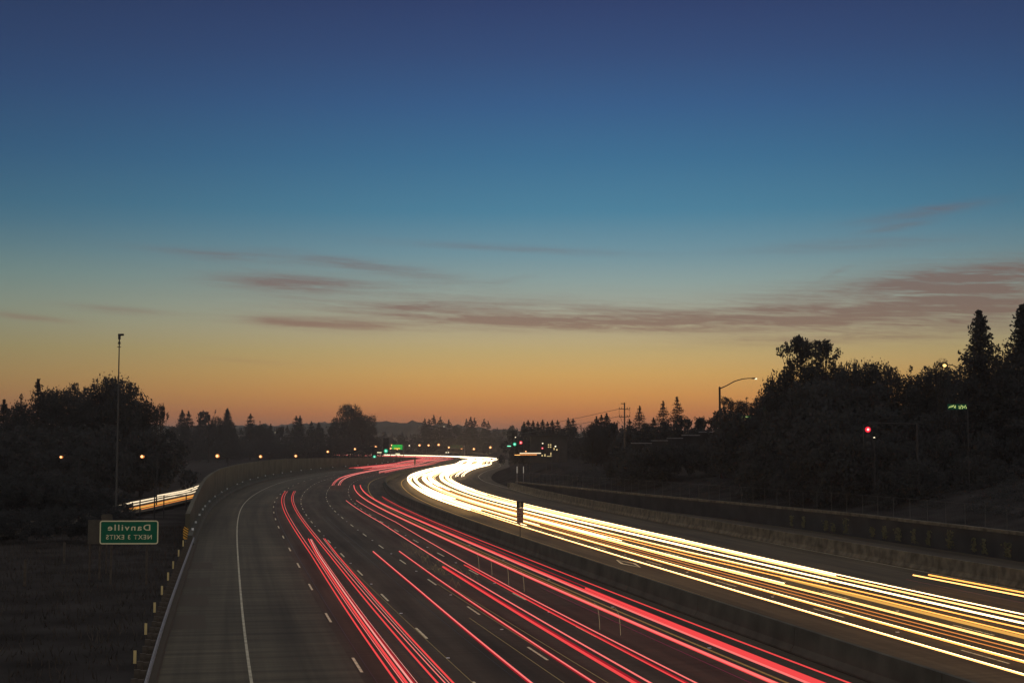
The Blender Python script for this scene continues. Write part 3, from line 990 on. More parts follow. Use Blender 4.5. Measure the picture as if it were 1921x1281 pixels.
# frontage road lights; low orange streaks are added for the lit road below
fx = thing('headlight_trail', 'short slanting white trail beyond the left fence, with added orange road glow beneath', 'light trail', (-50, 180, 0), 0, 'white headlight trails')
E_front = emat('frontage_headlight', (1.2, .95, .62))
for m_, r_, xo, z_, y0_, y1_ in ((E_front, .1, 0, .62, 178, 262), (E_front, .07, .6, .4, 186, 262), (E_front, .1, -.4, .8, 206, 262), (E_orange, .05, 1.8, .25, 176, 262), (E_tan, .1, 2.2, .2, 178, 262), (E_orange, .05, 2.9, .12, 180, 262)):
    pts = [(fpt(y) + xo + 50, y - 180, z_) for y in srange(y0_, y1_, 10)]
    MB().tube(pts, r_, 6).build('light_streak', m_, fx)

# wobbling threads left by bouncing lamps over the middle lanes
wob = MB()
E_thread = emat('lamp_thread', (.34, .25, .13), 1.0)
E_thread_d = emat('lamp_thread_dim', (.16, .11, .05), 1.0)
hooks = [(77, -7.9), (74, -7.6), (68, -7.7), (64, -7.6), (47.5, -7.6), (45.5, -7.2)]
hl = ['first hooked thread of light rising from the red trails, farthest up', 'second hooked thread of light, beside the farthest one', 'third hooked thread of light along the red pair', 'fourth hooked thread of light along the red pair',
      'tall hooked thread of light above the last dash', 'nearest hooked thread of light by the red pair']
for (s, o_), lb in zip(hooks, hl):
    x, y, _ = P(s, o_)
    t_ = thing('lamp_thread', lb, 'light trail', (x, y, 0), 0, 'hooked threads of light')
    pts = [(0, 0, .15), (-.02, .06, .6), (-.06, .1, 1.0), (-.14, .2, 1.22), (-.24, .3, 1.32)]
    MB().tube(pts, .006, 4).build('light_streak', E_thread, t_)
sc = thing('lamp_thread', 'scribble of fine gold threads of light between two red streaks', 'light trail', P(78, -11.0))
x0, y0, _ = P(78, -11.0)
for k in range(26):
    s = 66 + random.uniform(0, 26); o_ = -11.7 + random.uniform(0, 1.6)
    pts = []
    for j in range(7):
        q = P(s - j * .5, o_ + random.uniform(-.06, .06) + j * .03, .3 + .55 * abs(math.sin(j * .9 + k)) * random.uniform(.4, 1) + .5 * (k % 3) / 3)
        pts.append((q[0] - x0, q[1] - y0, q[2]))
    MB().tube(pts, .005, 3, cap=False).build('light_streak', E_thread_d, sc)
sc2 = thing('lamp_thread', 'fine straight dull threads of light near the bottom edge of the picture', 'light trail', P(45, -12.0))
x0, y0, _ = P(45, -12.0)
for o_, s_a, s_b in ((-12.25, 66, 16), (-11.75, 62, 16), (-16.2, 80, 16), (-13.2, 50, 16)):
    pts = []
    for s in srange(s_b, s_a, 3):
        q = P(s, o_ + .12 * math.sin(s * .05), .5); pts.append((q[0] - x0, q[1] - y0, q[2]))
    MB().tube(pts, .012, 4).build('light_streak', E_thread_d, sc2)

# ------------------------------------------------------------------ signs
def rounded(w, h, r, n=5):
    pts = []
    for cx_, cz_, a0 in ((w / 2 - r, h / 2 - r, 0), (-w / 2 + r, h / 2 - r, 90), (-w / 2 + r, -h / 2 + r, 180), (w / 2 - r, -h / 2 + r, 270)):
        for i in range(n + 1):
            a = R(a0 + 90 * i / n)
            pts.append((cx_ + r * math.cos(a), cz_ + r * math.sin(a)))
    return pts


def plate(w, h, r, t_, cz, y=0.0):
    p = rounded(w, h, r)
    n = len(p)
    mb = MB()
    mb.add([(a, y, b + cz) for a, b in p] + [(a, y + t_, b + cz) for a, b in p],
           [tuple(range(n)), tuple(reversed(range(n, 2 * n)))] + [((i + 1) % n, i, n + i, n + (i + 1) % n) for i in range(n)])
    return mb


def frame_plate(w, h, r, bw_, cz, y):
    a = rounded(w, h, r); b = rounded(w - 2 * bw_, h - 2 * bw_, max(r - bw_, .01))
    n = len(a)
    return MB().add([(p[0], y, p[1] + cz) for p in a] + [(p[0], y, p[1] + cz) for p in b], [(i, (i + 1) % n, n + (i + 1) % n, n + i) for i in range(n)])


def lettering(text, width, height, cx_, cz_, y, m, parent, spacing=1.0, mirror=True):
    cu = bpy.data.curves.new('lettering', 'FONT')
    cu.body = text
    cu.space_character = spacing
    cu.offset = 0.012
    tmp = bpy.data.objects.new('tmp', cu)
    col.objects.link(tmp)
    dg = bpy.context.evaluated_depsgraph_get()
    me = bpy.data.meshes.new_from_object(tmp.evaluated_get(dg))
    col.objects.unlink(tmp)
    bpy.data.objects.remove(tmp)
    co = np.array([v.co[:] for v in me.vertices])
    lo, hi = co.min(0), co.max(0)
    sgn = -1 if mirror else 1
    for v, c in zip(me.vertices, co):
        v.co = (cx_ + sgn * ((c[0] - (lo[0] + hi[0]) / 2) / (hi[0] - lo[0]) * width), y, cz_ + (c[1] - lo[1]) / (hi[1] - lo[1]) * height)
    me.materials.clear()
    me.materials.append(m)
    me.update()
    return link('lettering', me, parent)


gs = thing('guide_sign', 'green guide sign with mirrored lettering and a cream border on the left verge', 'sign', (-23.8, 89, 0), R(1.5))
zc = 2.98
plate(3.62, 1.46, .16, .04, zc).build('panel', M_green, gs)
frame_plate(3.62, 1.46, .16, .07, zc, -.006).build('border', M_sign_white, gs)
lettering('Danville', 2.62, .37, .0, zc + .11, -.008, M_sign_white, gs, 1.25)
lettering('NEXT 3 EXITS', 2.82, .28, .0, zc - .43, -.008, M_sign_white, gs, 1.2)
for px in (1.1, -1.1):
    MB().box((px, .1, 1.7), (.12, .1, 3.9)).build('post', M_wood, gs)
bs = thing('sign_board', 'plain grey-brown board half hidden at the left of the green sign', 'sign', (-27.1, 93, 0), R(-12))
MB().box((0, 0, 2.75), (.95, .04, 1.55)).build('panel', M_sign_back, bs)
MB().box((.35, .08, 1.1), (.1, .1, 3.2)).build('post', M_wood, bs)
MB().box((-.35, .08, 1.1), (.1, .1, 3.2)).build('post', M_wood, bs)
bs = thing('sign_board', 'small rounded olive board peeping over the top left corner of the green sign', 'sign', (-26.9, 95, 0))
plate(.75, .5, .15, .03, 3.55).build('panel', M_sign_back, bs)
MB().box((0, .06, 1.7), (.08, .08, 3.6)).build('post', M_wood, bs)

# carpool signs on the median
def carpool(s, label, k=1.0):
    x, y, z = P(s, -1.3, 1.07)
    t_ = thing('carpool_sign', label, 'sign', (x, y, z), 0, 'carpool signs on the median barrier')
    MB().tube([(0, 0, 0), (0, 0, 1.45)], .035, 8).build('pole', M_dark_steel, t_)
    MB().box((0, -.05, 2.55), (.56, .02, .5)).build('upper_panel', mat('dark_olive_board', (.06, .058, .045), .5), t_)
    d_ = [(0, .19), (.075, 0), (0, -.19), (-.075, 0)]
    inn = [(a * .55, b * .7) for a, b in d_]
    MB().add([(a, -.064, 2.55 + b) for a, b in d_ + inn], [(i, (i + 1) % 4, 4 + (i + 1) % 4, 4 + i) for i in range(4)]).build('diamond', M_cream, t_)
    pl = [(-.26, 1.05), (.26, 1.05), (.26, 1.55), (.28, 1.8), (.26, 2.29), (-.26, 2.29), (-.28, 1.8), (-.26, 1.55)]
    MB().add([(a, -.05, b) for a, b in pl] + [(a, -.03, b) for a, b in pl], [tuple(range(8)), tuple(reversed(range(8, 16)))] + [((i + 1) % 8, i, 8 + i, 8 + (i + 1) % 8) for i in range(8)]).build('lower_panel', M_olive, t_)
    lg = MB()
    for zz, segs in ((2.18, ((-.14, .2),)), (2.0, ((-.12, .07), (.04, .07))), (1.78, ((-.17, .1), (-.02, .12), (.15, .06))), (1.6, ((-.1, .2), (.12, .12))), (1.42, ((-.05, .16),)), (1.25, ((0, .3),))):
        for cx_, ww in segs:
            lg.box((cx_, -.056, zz), (ww, .01, .07))
    lg.build('legend_bars', M_dark_steel, t_)
    return t_


carpool(96, 'near sign with a black diamond plate on a thin pole against the white trails')
carpool(392, 'small distant sign on a pole in front of the far red trails')

# camera pole
cp = thing('camera_pole', 'very tall thin pole with a small camera on its tip behind the green sign', 'pole', (-38.75, 140, -.4))
MB().tube([(0, 0, 0), (0, 0, 9), (0, 0, 18.4)], .11, 10, r2=.055).build('mast', M_post, cp)
MB().box((0, 0, 18.3), (.32, .32, .05)).box((0, 0, 18.62), (.26, .26, .05)).tube([(0, 0, 18.3), (0, 0, 19.2)], .06, 8).tube([(0, 0, 18.65), (0, 0, 18.8)], .12, 8).build('bracket', M_dark_steel, cp)
cm_ = MB().tube([(0, 0, 19.05), (0, 0, 19.5)], .13, 10).tube([(-.1, 0, 19.5), (.42, -.1, 19.5)], .11, 10).build('camera_housing', M_dark_steel, cp)
MB().tube([(.42, -.1, 19.5), (.46, -.105, 19.5)], .08, 10).build('lens', M_black, cm_)

for (x, y, h), lb in (((-30.2, 89, 1.3), 'nearer weathered wooden post standing in the dry grass'), ((-33.1, 106, 1.2), 'farther weathered wooden post standing in the dry grass')):
    tag(MB().box((0, 0, h / 2 - .2), (.16, .14, h + .5), .2).tube([(0, 0, h + .05), (0, 0, h + .12)], .05, 6).build('wooden_post', M_wood), lb, 'post').location = (x, y, -.1)

# fence by the frontage road
ff = thing('wire_fence', 'dark wire fence standing in front of the lit frontage road trail', 'fence')
for x, y, h in ((-43.5, 158, 2.2), (-42.4, 163, 2.2), (-40.9, 168, 2.3), (-39.2, 172, 2.3), (-45.5, 150, 2.2)):
    MB().tube([(x, y, -.4), (x, y, h)], .07, 6).build('post', M_dark_steel, ff)
MB().tube([(-45.5, 150, 2.1), (-43.5, 158, 2.1), (-42.4, 163, 2.1), (-40.9, 168, 2.2), (-39.2, 172, 2.2)], .03, 5).build('top_rail', M_dark_steel, ff)
MB().tube([(-45.5, 150, .5), (-43.5, 158, .5), (-42.4, 163, .5), (-40.9, 168, .5), (-39.2, 172, .5)], .02, 5).build('bottom_rail', M_dark_steel, ff)
tag(MB().tube([(0, 0, 0), (0, 0, 4.6)], .09, 8, r2=.06).ball((0, 0, 4.62), .08, 8, 5).build('thin_pole', M_dark_steel), 'thin dark pole rising in front of the frontage road trail', 'pole').location = (-41.0, 164, -.4)

# ------------------------------------------------------------------ street lamps
def street_lamp(label, x, y, zl, arm, group, base=-.4, e=E_sodium, r_=.42, h_extra=0.5):
    """lens at (x, y, zl); the pole stands `arm` metres to the right"""
    t_ = thing('street_lamp', label, 'street lamp', (x + arm, y, base), 0, group)
    zt = zl - base
    MB().tube([(0, 0, 0), (0, 0, zt - .3)], .1, 8, r2=.06).build('pole', M_dark_steel, t_)
    MB().tube([(0, 0, zt - .5), (-arm * .4, 0, zt - .05), (-arm * .8, 0, zt + .15), (-arm, 0, zt + .15)], .04, 6).build('arm', M_dark_steel, t_)
    hd = MB().box((-arm, 0, zt + .2), (.8, .35, .14)).build('luminaire', M_dark_steel, t_)
    MB().ball((-arm, 0, zt), (r_, r_, r_ * .85), 12, 8).build('lens', e if e is not E_sodium else E_halo, hd)  # oversized orange ball shapes the halo around a sodium lamp
    if e is E_sodium:
        MB().ball((-arm, -r_ * .8, zt), r_ * .55, 10, 7).build('glare_core', E_sodium, hd)  # bright centre of the glow, added in front of the halo
    return t_


LG = 'orange street lamps along the frontage road'
fl = [((115, 857), 158, .2, 'leftmost orange lamp, dim and small, alone at the far left'), ((267, 856), 192, .3, 'second orange lamp from the left, above the slanting white trail'),
      ((408, 855), 270, .42, 'orange lamp just left of the top of the sound wall'), ((489, 856), 330, .42, 'orange lamp above the start of the curved wall'),
      ((555, 855), 400, .45, 'orange lamp above the middle of the curved wall'), ((615, 847), 470, .48, 'orange lamp left of the big round tree'),
      ((666, 842), 550, .5, 'orange lamp under the big round tree'), ((705, 838), 640, .6, 'orange lamp just left of the bright green signal')]


def at(px, py, Y):
    f = 2668.0
    a = math.radians(PITCH)
    u, v = (px - 960.5) / f, -(py - 640.5) / f
    d = (u, math.cos(a) - v * math.sin(a), math.sin(a) + v * math.cos(a))
    k_ = Y / d[1]
    return (d[0] * k_, Y, EYE + d[2] * k_)


for (px, py), D, r_, lb in fl:
    x, y, z = at(px, py, D)
    street_lamp(lb, x, y, z, 2.0, LG, r_=r_)
dl = [((787, 835), 820, .8), ((804, 835), 830, .75), ((823, 834), 840, .85), ((842, 839), 860, .7), ((866, 840), 880, 1.0), ((889, 842), 900, .85), ((920, 839), 920, .95),
      ((735, 835), 720, .55), ((733, 841), 700, .55), ((745, 842.5), 690, .5)]
dn = ['first of the distant orange lamps right of the lit green sign', 'second of the distant orange lamps right of the lit green sign', 'third of the distant orange lamps, with trees lit under it',
      'distant orange lamp at the left end of the dark overhead sign', 'distant orange lamp at the right end of the dark overhead sign', 'low distant orange lamp above the white glare', 'distant orange lamp furthest right, before the green lights',
      'small orange lamp at the top left corner of the lit green sign', 'small orange lamp between the green signal and the lit green sign', 'small orange lamp under the lit green sign']
for ((px, py), D, r_), lb in zip(dl, dn):
    x, y, z = at(px, py, D)
    street_lamp(lb, x, y, z, 2.2, 'distant street lamps', r_=r_)
# two tiny lamps low over the far road, and house lights on the hill
for (px, py), D, lb in (((837, 848.5), 860, 'left of a tiny white pair of lamps low over the far road'), ((841, 848.5), 860, 'right of a tiny white pair of lamps low over the far road'), ((768, 835.5), 800, 'single tiny pale lamp between lit green sign and orange lamps')):
    x, y, z = at(px, py, D)
    street_lamp(lb, x, y, z, 1.0, 'distant street lamps', e=E_lamp_w, r_=.4)
for i, ((px, py), D) in enumerate([((742, 804), 1700), ((747, 804.5), 1700), ((773, 804), 1690), ((780, 803.5), 1690), ((788, 803), 1690), ((803, 801), 1690), ((833, 800), 1690), ((516, 811), 900)]):
    x, y, z = at(px, py, D)
    t_ = thing('hillside_lamp', 'tiny white house light on the dark hillside' if i < 7 else 'tiny dim light among the dark trees on the left', 'lamp', (x, y, z - 4), 0, 'house lights on the hillside')
    MB().tube([(0, 0, -6), (0, 0, 3.6)], .12, 5).build('pole', M_dark_steel, t_)
    MB().ball((0, 0, 4), .55 if i < 7 else .2, 8, 6).build('lens', E_lamp_w, t_)

# tall cobra-head lamp on the right
x, y, z = at(1350, 727, 190)
gz = float(terrain_z(x, y)[0])
t_ = thing('street_lamp', 'tall lamp with a long curved arm reaching right, against the orange sky', 'street lamp', (x, y, gz - .3))
h = z - gz + .3
MB().tube([(0, 0, 0), (0, 0, h)], .19, 10, r2=.13).tube([(0, 0, h), (0, 0, h + .15)], .15, 10, r2=.05).build('pole', M_dark_steel, t_)
MB().tube([(0, 0, h - .15), (.9, 0, h + .25), (2.0, 0, h + .85), (3.0, 0, h + 1.15), (3.9, 0, h + 1.25), (4.5, 0, h + 1.22)], .075, 8, r2=.05).build('arm', M_dark_steel, t_)
hd = MB().ball((4.55, 0, h + 1.24), (.38, .16, .1), 10, 6).build('luminaire', M_dark_steel, t_)
MB().ball((4.85, 0, h + 1.19), (.2, .13, .11), 10, 6).build('lens', E_lamp_w, hd)
# lamp among the trees on the right
x, y, z = at(1772, 685.5, 150)
gz = float(terrain_z(x, y)[0])
t_ = thing('street_lamp', 'glaring yellow-white lamp at the tree tops on the right', 'street lamp', (x + 1.6, y, gz - .3))
MB().tube([(0, 0, 0), (0, 0, z - gz + .3)], .13, 8, r2=.08).build('pole', M_dark_steel, t_)
MB().tube([(0, 0, z - gz), (-.8, 0, z - gz + .35), (-1.6, 0, z - gz + .4)], .05, 6).build('arm', M_dark_steel, t_)
hd = MB().box((-1.6, 0, z - gz + .5), (.6, .3, .12)).build('luminaire', M_dark_steel, t_)
MB().ball((-1.6, 0, z - gz + .3), (.2, .2, .16), 10, 7).build('lens', emat('yellow_lamp', (1.0, .66, .2), 2.2), hd)

# ------------------------------------------------------------------ traffic signals
def signal(label, px, py, D, lit, r_=.2, arm=4.0, group='traffic signals', e=None):
    x, y, z = at(px, py, D)
    gz = float(terrain_z(x + arm, y)[0])
    t_ = thing('traffic_signal', label, 'traffic signal', (x + arm, y, gz - .3), 0, group)
    zz = z - gz + .3
    MB().tube([(0, 0, 0), (0, 0, zz + .6)], .12, 8, r2=.09).build('pole', M_dark_steel, t_)
    MB().tube([(0, 0, zz + .5), (-arm, 0, zz + .62)], .07, 6, r2=.05).build('mast_arm', M_dark_steel, t_)
    k = r_ / .15
    idx = {'red': 0, 'green': 2}[lit]
    zc_ = zz - (1 - idx) * .36 * k
    hd = MB().box((-arm, .1, zc_), (.4 * k, .2, 1.15 * k)).build('signal_head', M_black, t_)
    for i in range(3):
        on = i == idx
        mm = (E_redsig if lit == 'red' else E_green) if on else M_dark_steel
        MB().ball((-arm, -.02, zc_ + (1 - i) * .36 * k), (r_ if on else .13 * k, .08, r_ if on else .13 * k), 12, 6).build('lens', mm, hd)
        if on:
            MB().ball((-arm, -.1, zc_ + (1 - i) * .36 * k), (r_ * .45, .06, r_ * .45), 10, 6).build('glare_core', E_core if lit == 'red' else E_core_g, hd)  # added glare core in front of the lit lens
    return t_


signal('large glaring red signal low on the dark right bank', 1628, 805.5, 130, 'red', .27, 4.5)
signal('small green signal in the dark trees right of the curved lamp', 1433, 767.5, 190, 'green', .11, 5.0)
signal('brilliant green signal on the left below the far lamps', 724, 845.5, 520, 'green', .75, 4.0)
signal('small green signal at the end of the far wall, lower left of the brilliant one', 702.5, 856.5, 500, 'green', .55, 3.0)
signal('green signal in the middle distance right of the glare', 965.5, 833, 360, 'green', .45, 3.0)
signal('red signal in the middle distance beside the green one', 977, 830, 352, 'red', .42, 3.0)
signal('small red signal on the pole right of the short orange trail', 1017.5, 840.5, 300, 'red', .22, 2.0)
x, y, z = at(1640, 820.5, 128)
t_ = thing('marker_lamp', 'tiny pale lamp low to the right of the glaring red signal', 'lamp', (x, y, z - 2))
MB().tube([(0, 0, -2.2), (0, 0, 2)], .05, 6).build('post', M_dark_steel, t_)
MB().ball((0, 0, 2), (.09, .06, .05), 8, 5).build('lens', E_lamp_w, t_)
x, y, z = at(1486, 763, 175)
t_ = thing('marker_lamp', 'tiny dull red lamp in the dark trees under the big double tree', 'lamp', (x, y, z - 2))
MB().tube([(0, 0, -4.5), (0, 0, 2)], .05, 6).build('post', M_dark_steel, t_)
MB().ball((0, 0, 2), (.1, .08, .14), 8, 5).build('lens', emat('dull_red_lamp', (.35, .05, .05)), t_)


# illuminated street name boards, their words too small to read
def name_board(label, px, py, D, w, h, seed, base_m=M_green, ec=E_name):
    x, y, z = at(px, py, D)
    gz = float(terrain_z(x, y)[0])
    t_ = thing('street_name_sign', label, 'sign', (x, y, z), 0, 'lit street name signs')
    MB().box((0, .06, 0), (w * 1.08, .1, h * 1.25)).build('board', base_m, t_)
    MB().tube([(w * .6, .1, gz - z - .3), (w * .6, .1, h)], .06, 6).box((w * .3, .1, h * .9), (w * .7, .05, .05)).build('post', M_dark_steel, t_)
    r_ = random.Random(seed)
    mb = MB()
    xx = -w / 2
    while xx < w / 2:
        if abs(xx + w * .03) < w * .07:
            xx += w * .05
            continue
        cw = r_.uniform(.03, .06) * w
        for q in range(r_.choice((1, 2, 2))):
            mb.box((xx + cw / 2, 0, r_.uniform(-.3, .3) * h), (cw * r_.uniform(.5, 1), .02, h * r_.uniform(.15, .4)), 0, 0, r_.uniform(-.6, .6))
        xx += cw * 1.25
    mb.build('lit_lettering', ec, t_)


name_board('lit green street name board in the dark trees at the far right', 1796, 763, 130, 1.6, .4, 1)
name_board('lit yellow-green street name board right of the curved lamp pole', 1396, 783, 190, 2.2, .42, 2)
def lit_bar(label, px, py, D, w, h, e):
    x, y, z = at(px, py, D)
    t_ = thing('street_name_sign', label, 'sign', (x, y, z), 0, 'lit street name signs')
    MB().box((0, .05, 0), (w * 1.06, .08, h * 1.3)).build('board', M_green, t_)
    MB().box((0, 0, 0), (w, .02, h)).build('lit_face', e, t_)
    MB().tube([(w * .55, .05, -z - .3), (w * .55, .05, h)], .08, 6).build('post', M_dark_steel, t_)


E_pale = emat('pale_lit_sign', (1.1, 1.0, .6))
lit_bar('pale lit bar sign left of the brilliant green signal', 711.5, 848.5, 515, 1.6, .32, E_pale)
lit_bar('pale lit bar sign right of the brilliant green signal', 746, 851, 515, 1.6, .34, E_pale)
lit_bar('lit mint green bar sign left of the middle-distance green signal', 955, 836.5, 362, .95, .25, emat('mint_lit_sign', (.35, 1.2, .75)))

# overhead signs far down the road
def gantry(label, px, py, D, w, h, lit):
    x, y, z = at(px, py, D)
    t_ = thing('overhead_sign', label, 'sign', (x, y, 0), 0, 'far overhead signs')
    for sx_ in (-1, 1):
        MB().tube([(sx_ * w * .62, .3, -.3), (sx_ * w * .62, .3, z + h * .4)], .18, 8).build('post', M_steel, t_)
    MB().box((0, .3, z + h * .1), (w * 1.24, .25, .35)).build('beam', M_steel, t_)
    if lit:
        pn = MB().box((0, 0, z), (w, .12, h)).build('panel', E_sign_g, t_)
        MB().box((0, -.07, z - h * .28), (w * .55, .02, h * .3)).build('exit_band', E_sign_y, pn)
        MB().box((-w * .02, -.07, z + h * .1), (w * .04, .02, h * .55)).box((w * .25, -.07, z + h * .06), (w * .4, .02, h * .06)).box((-w * .28, -.07, z + h * .05), (w * .36, .02, h * .05)).build('legend_bars', M_green, pn)
    else:
        pn = MB().box((0, 0, z), (w, .12, h)).build('panel', mat('dim_sign', (.1, .11, .05), .5, .3, 1.5), t_)
        for k in range(4):
            MB().box((-w * .36 + k * w * .24, -.075, z), (w * .15, .03, h * .7)).build('sub_panel', mat('dim_sign_green', (.07, .12, .05), .5, .3, 1.5), pn)


gantry('bright lit green overhead sign with a yellow lower band, far left of the road', 745, 838.5, 700, 5.2, 2.4, True)
gantry('dim olive overhead sign between two orange lamps in the distance', 856, 837.5, 870, 8.2, 2.2, False)

# cross street on the right bank: short trail, lit building, marker posts
x, y, z = at(975, 850, 300)
t_ = thing('headlight_trail', 'short level orange-white trail on the bank right of the glare', 'light trail', (x, y, z), 0, 'white headlight trails')
MB().tube([(0, 0, 0), (4.8, .3, .02)], .1, 8).build('light_streak', E_front, t_)
MB().tube([(.1, -.1, -.3), (3.6, .1, -.3)], .1, 8).build('light_streak', E_orange, t_)
MB().tube([(-1.1, -.1, -.35), (1.0, .1, -.35)], .05, 6).build('light_streak', E_cream, t_)
x, y, z = at(1030, 852, 310)
bd = thing('building', 'small dark building with a few lit windows behind the right bank', 'building', (x, y, z - 1.2))
bw_ = 8.0
MB().box((0, 3, 2.2), (bw_, 6, 5.6)).build('wall', mat('dark_stucco', (.05, .045, .04), .9, .2, 1.0), bd)
MB().box((0, 3, 5.15), (bw_ + .6, 6.6, .3)).build('roof', M_dark_steel, bd)
for wx, wz, ww, wh in ((-.1, 3.25, .28, .32), (.35, 3.25, .28, .32), (-.1, 2.8, .28, .3), (.35, 2.8, .28, .3), (1.1, 2.4, .25, .5), (1.7, 2.2, .3, .35), (-1.5, .95, .3, .35), (-.9, 1.0, .3, .5), (.4, 1.3, .25, .6), (0.1, .8, 1.3, .14)):
    f_ = MB().box((wx, -.04, wz), (ww + .1, .08, wh + .1)).build('window', M_dark_steel, bd)
    MB().box((wx, -.09, wz), (ww, .02, wh)).build('pane', E_window, f_)
lm = [(1018, 831.5, .15, E_lamp_w, 'pale lamp above the small red signal on the right bank'), (1042, 837, .18, E_lamp_w, 'white lamp at the right of the lit building'), (1018, 845.5, .2, E_sodium, 'orange lamp below the small red signal on the right bank'), (986.5, 846.5, .18, E_sodium, 'faint orange lamp above the short level trail'), (967, 820, .12, E_lamp_w, 'faint lamp high above the middle-distance red signal')]
for px, py, r_, e_, lb in lm:
    x, y, z = at(px, py, 304)
    street_lamp(lb, x, y, z, .8, 'lamps around the lit building', base=2.0, e=e_, r_=r_)
for px, lb in ((970, 'left of two slim white marker posts at the foot of the dark bank'), (982, 'right of two slim white marker posts at the foot of the dark bank')):
    x, y, z = at(px, 886, 262)
    gz = float(terrain_z(x, y)[0])
    t_ = thing('marker_post', lb, 'post', (x, y, gz - .2), 0, 'slim white marker posts')
    MB().tube([(0, 0, 0), (0, 0, z - gz + .3)], .05, 6).build('stake', M_steel, t_)
    MB().box((0, -.06, z - gz + .7), (.16, .02, 1.2)).build('paddle', M_reflector, t_)

# stepped sound wall up on the right
st = thing('stepped_wall', 'stepped block wall climbing the right bank below the curved lamp', 'wall')
for k, (xa, xb, yt) in enumerate(((1185, 1222, 832), (1222, 1252, 827), (1252, 1280, 822.5), (1280, 1312, 817), (1312, 1346, 811), (1346, 1382, 805.5))):
    a = at(xa, yt, 205 + 1.2 * k); b = at(xb, yt, 206.2 + 1.2 * k)
    cx_, cy_ = (a[0] + b[0]) / 2, (a[1] + b[1]) / 2
    pn = MB().box((cx_, cy_, a[2] / 2 - .15), (b[0] - a[0] - .03, .3, a[2] + .3)).build('wall_panel', M_bank, st)
    MB().box((cx_, cy_ - .03, a[2] + .06), (b[0] - a[0], .45, .1)).build('coping', M_steel, pn)

# utility pole
def utility_pole(label, px, ytop, D, w):
    x, y, z = at(px, ytop, D)
    gz = float(terrain_z(x, y)[0])
    t_ = thing('utility_pole', label, 'utility pole', (x, y, gz - .3), 0, 'utility poles')
    h = z - gz + .3
    MB().tube([(0, 0, 0), (0, 0, h)], .17, 8, r2=.11).build('pole', M_wood, t_)
    for zz in (.2, 1.15, 2.5):
        MB().box((0 if zz > .5 else -.25, 0, h - zz), (w if zz > .5 else w * .4, .12, .12), 0, 0, .08 if zz < 2 else -.05).build('crossarm', M_wood, t_)
    ins = MB()
    for sx_ in (-.48, -.25, .25, .48):
        for zz in (1.15, 2.5):
            ins.tube([(sx_ * w, 0, h - zz + .06), (sx_ * w, 0, h - zz + .3)], .06, 6)
    ins.build('insulators', M_dark_steel, t_)
    wr = MB()
    for sx_, zz in ((-.48, 1.15), (.48, 1.15)):
        wr.tube([(sx_ * w, 0, h - zz), (sx_ * w * 1.05, 0, h - zz - .7), (sx_ * w * .5, 0, h - 3.3), (0, 0, h - 4)], .025, 4)
    wr.build('drop_wires', M_dark_steel, t_)
    return x, y, z


ux, uy, uz = utility_pole('wooden utility pole with crossarms standing against the orange sky', 1171.5, 755, 250, 1.9)
utility_pole('small distant utility pole with a double crossarm left of the round tree', 1090, 797, 520, 2.4)
mb = MB()
for dz_ in (-1.1, -2.4):
    a = Vector((ux - .9, uy, uz + dz_)); b = Vector((ux - 40, uy + 330, uz - 3.0 + dz_))
    mb.tube([a.lerp(b, k / 12) + Vector((0, 0, -4.0 * (k / 12) * (1 - k / 12))) for k in range(13)], .035, 4)
tag(mb.build('power_lines', M_dark_steel), 'pair of thin wires running back from the utility pole', 'power line')

# ------------------------------------------------------------------ vegetation
def leaf_cards(centres, size, r_, flat=.6):
    """small three- and four-sided leaf clumps at the given points"""
    v, f = [], []
    for c in centres:
        s = size * r_.uniform(.6, 1.35)
        u = r_.normal(0, 1, 3); u /= np.linalg.norm(u)
        w = r_.normal(0, 1, 3); w -= u * (u @ w); w /= np.linalg.norm(w)
        k = len(v)
        v += [tuple(c + u * s), tuple(c + w * s * flat), tuple(c - u * s * .9), tuple(c - w * s * flat)]
        f.append((k, k + 1, k + 2, k + 3))
    return v, f


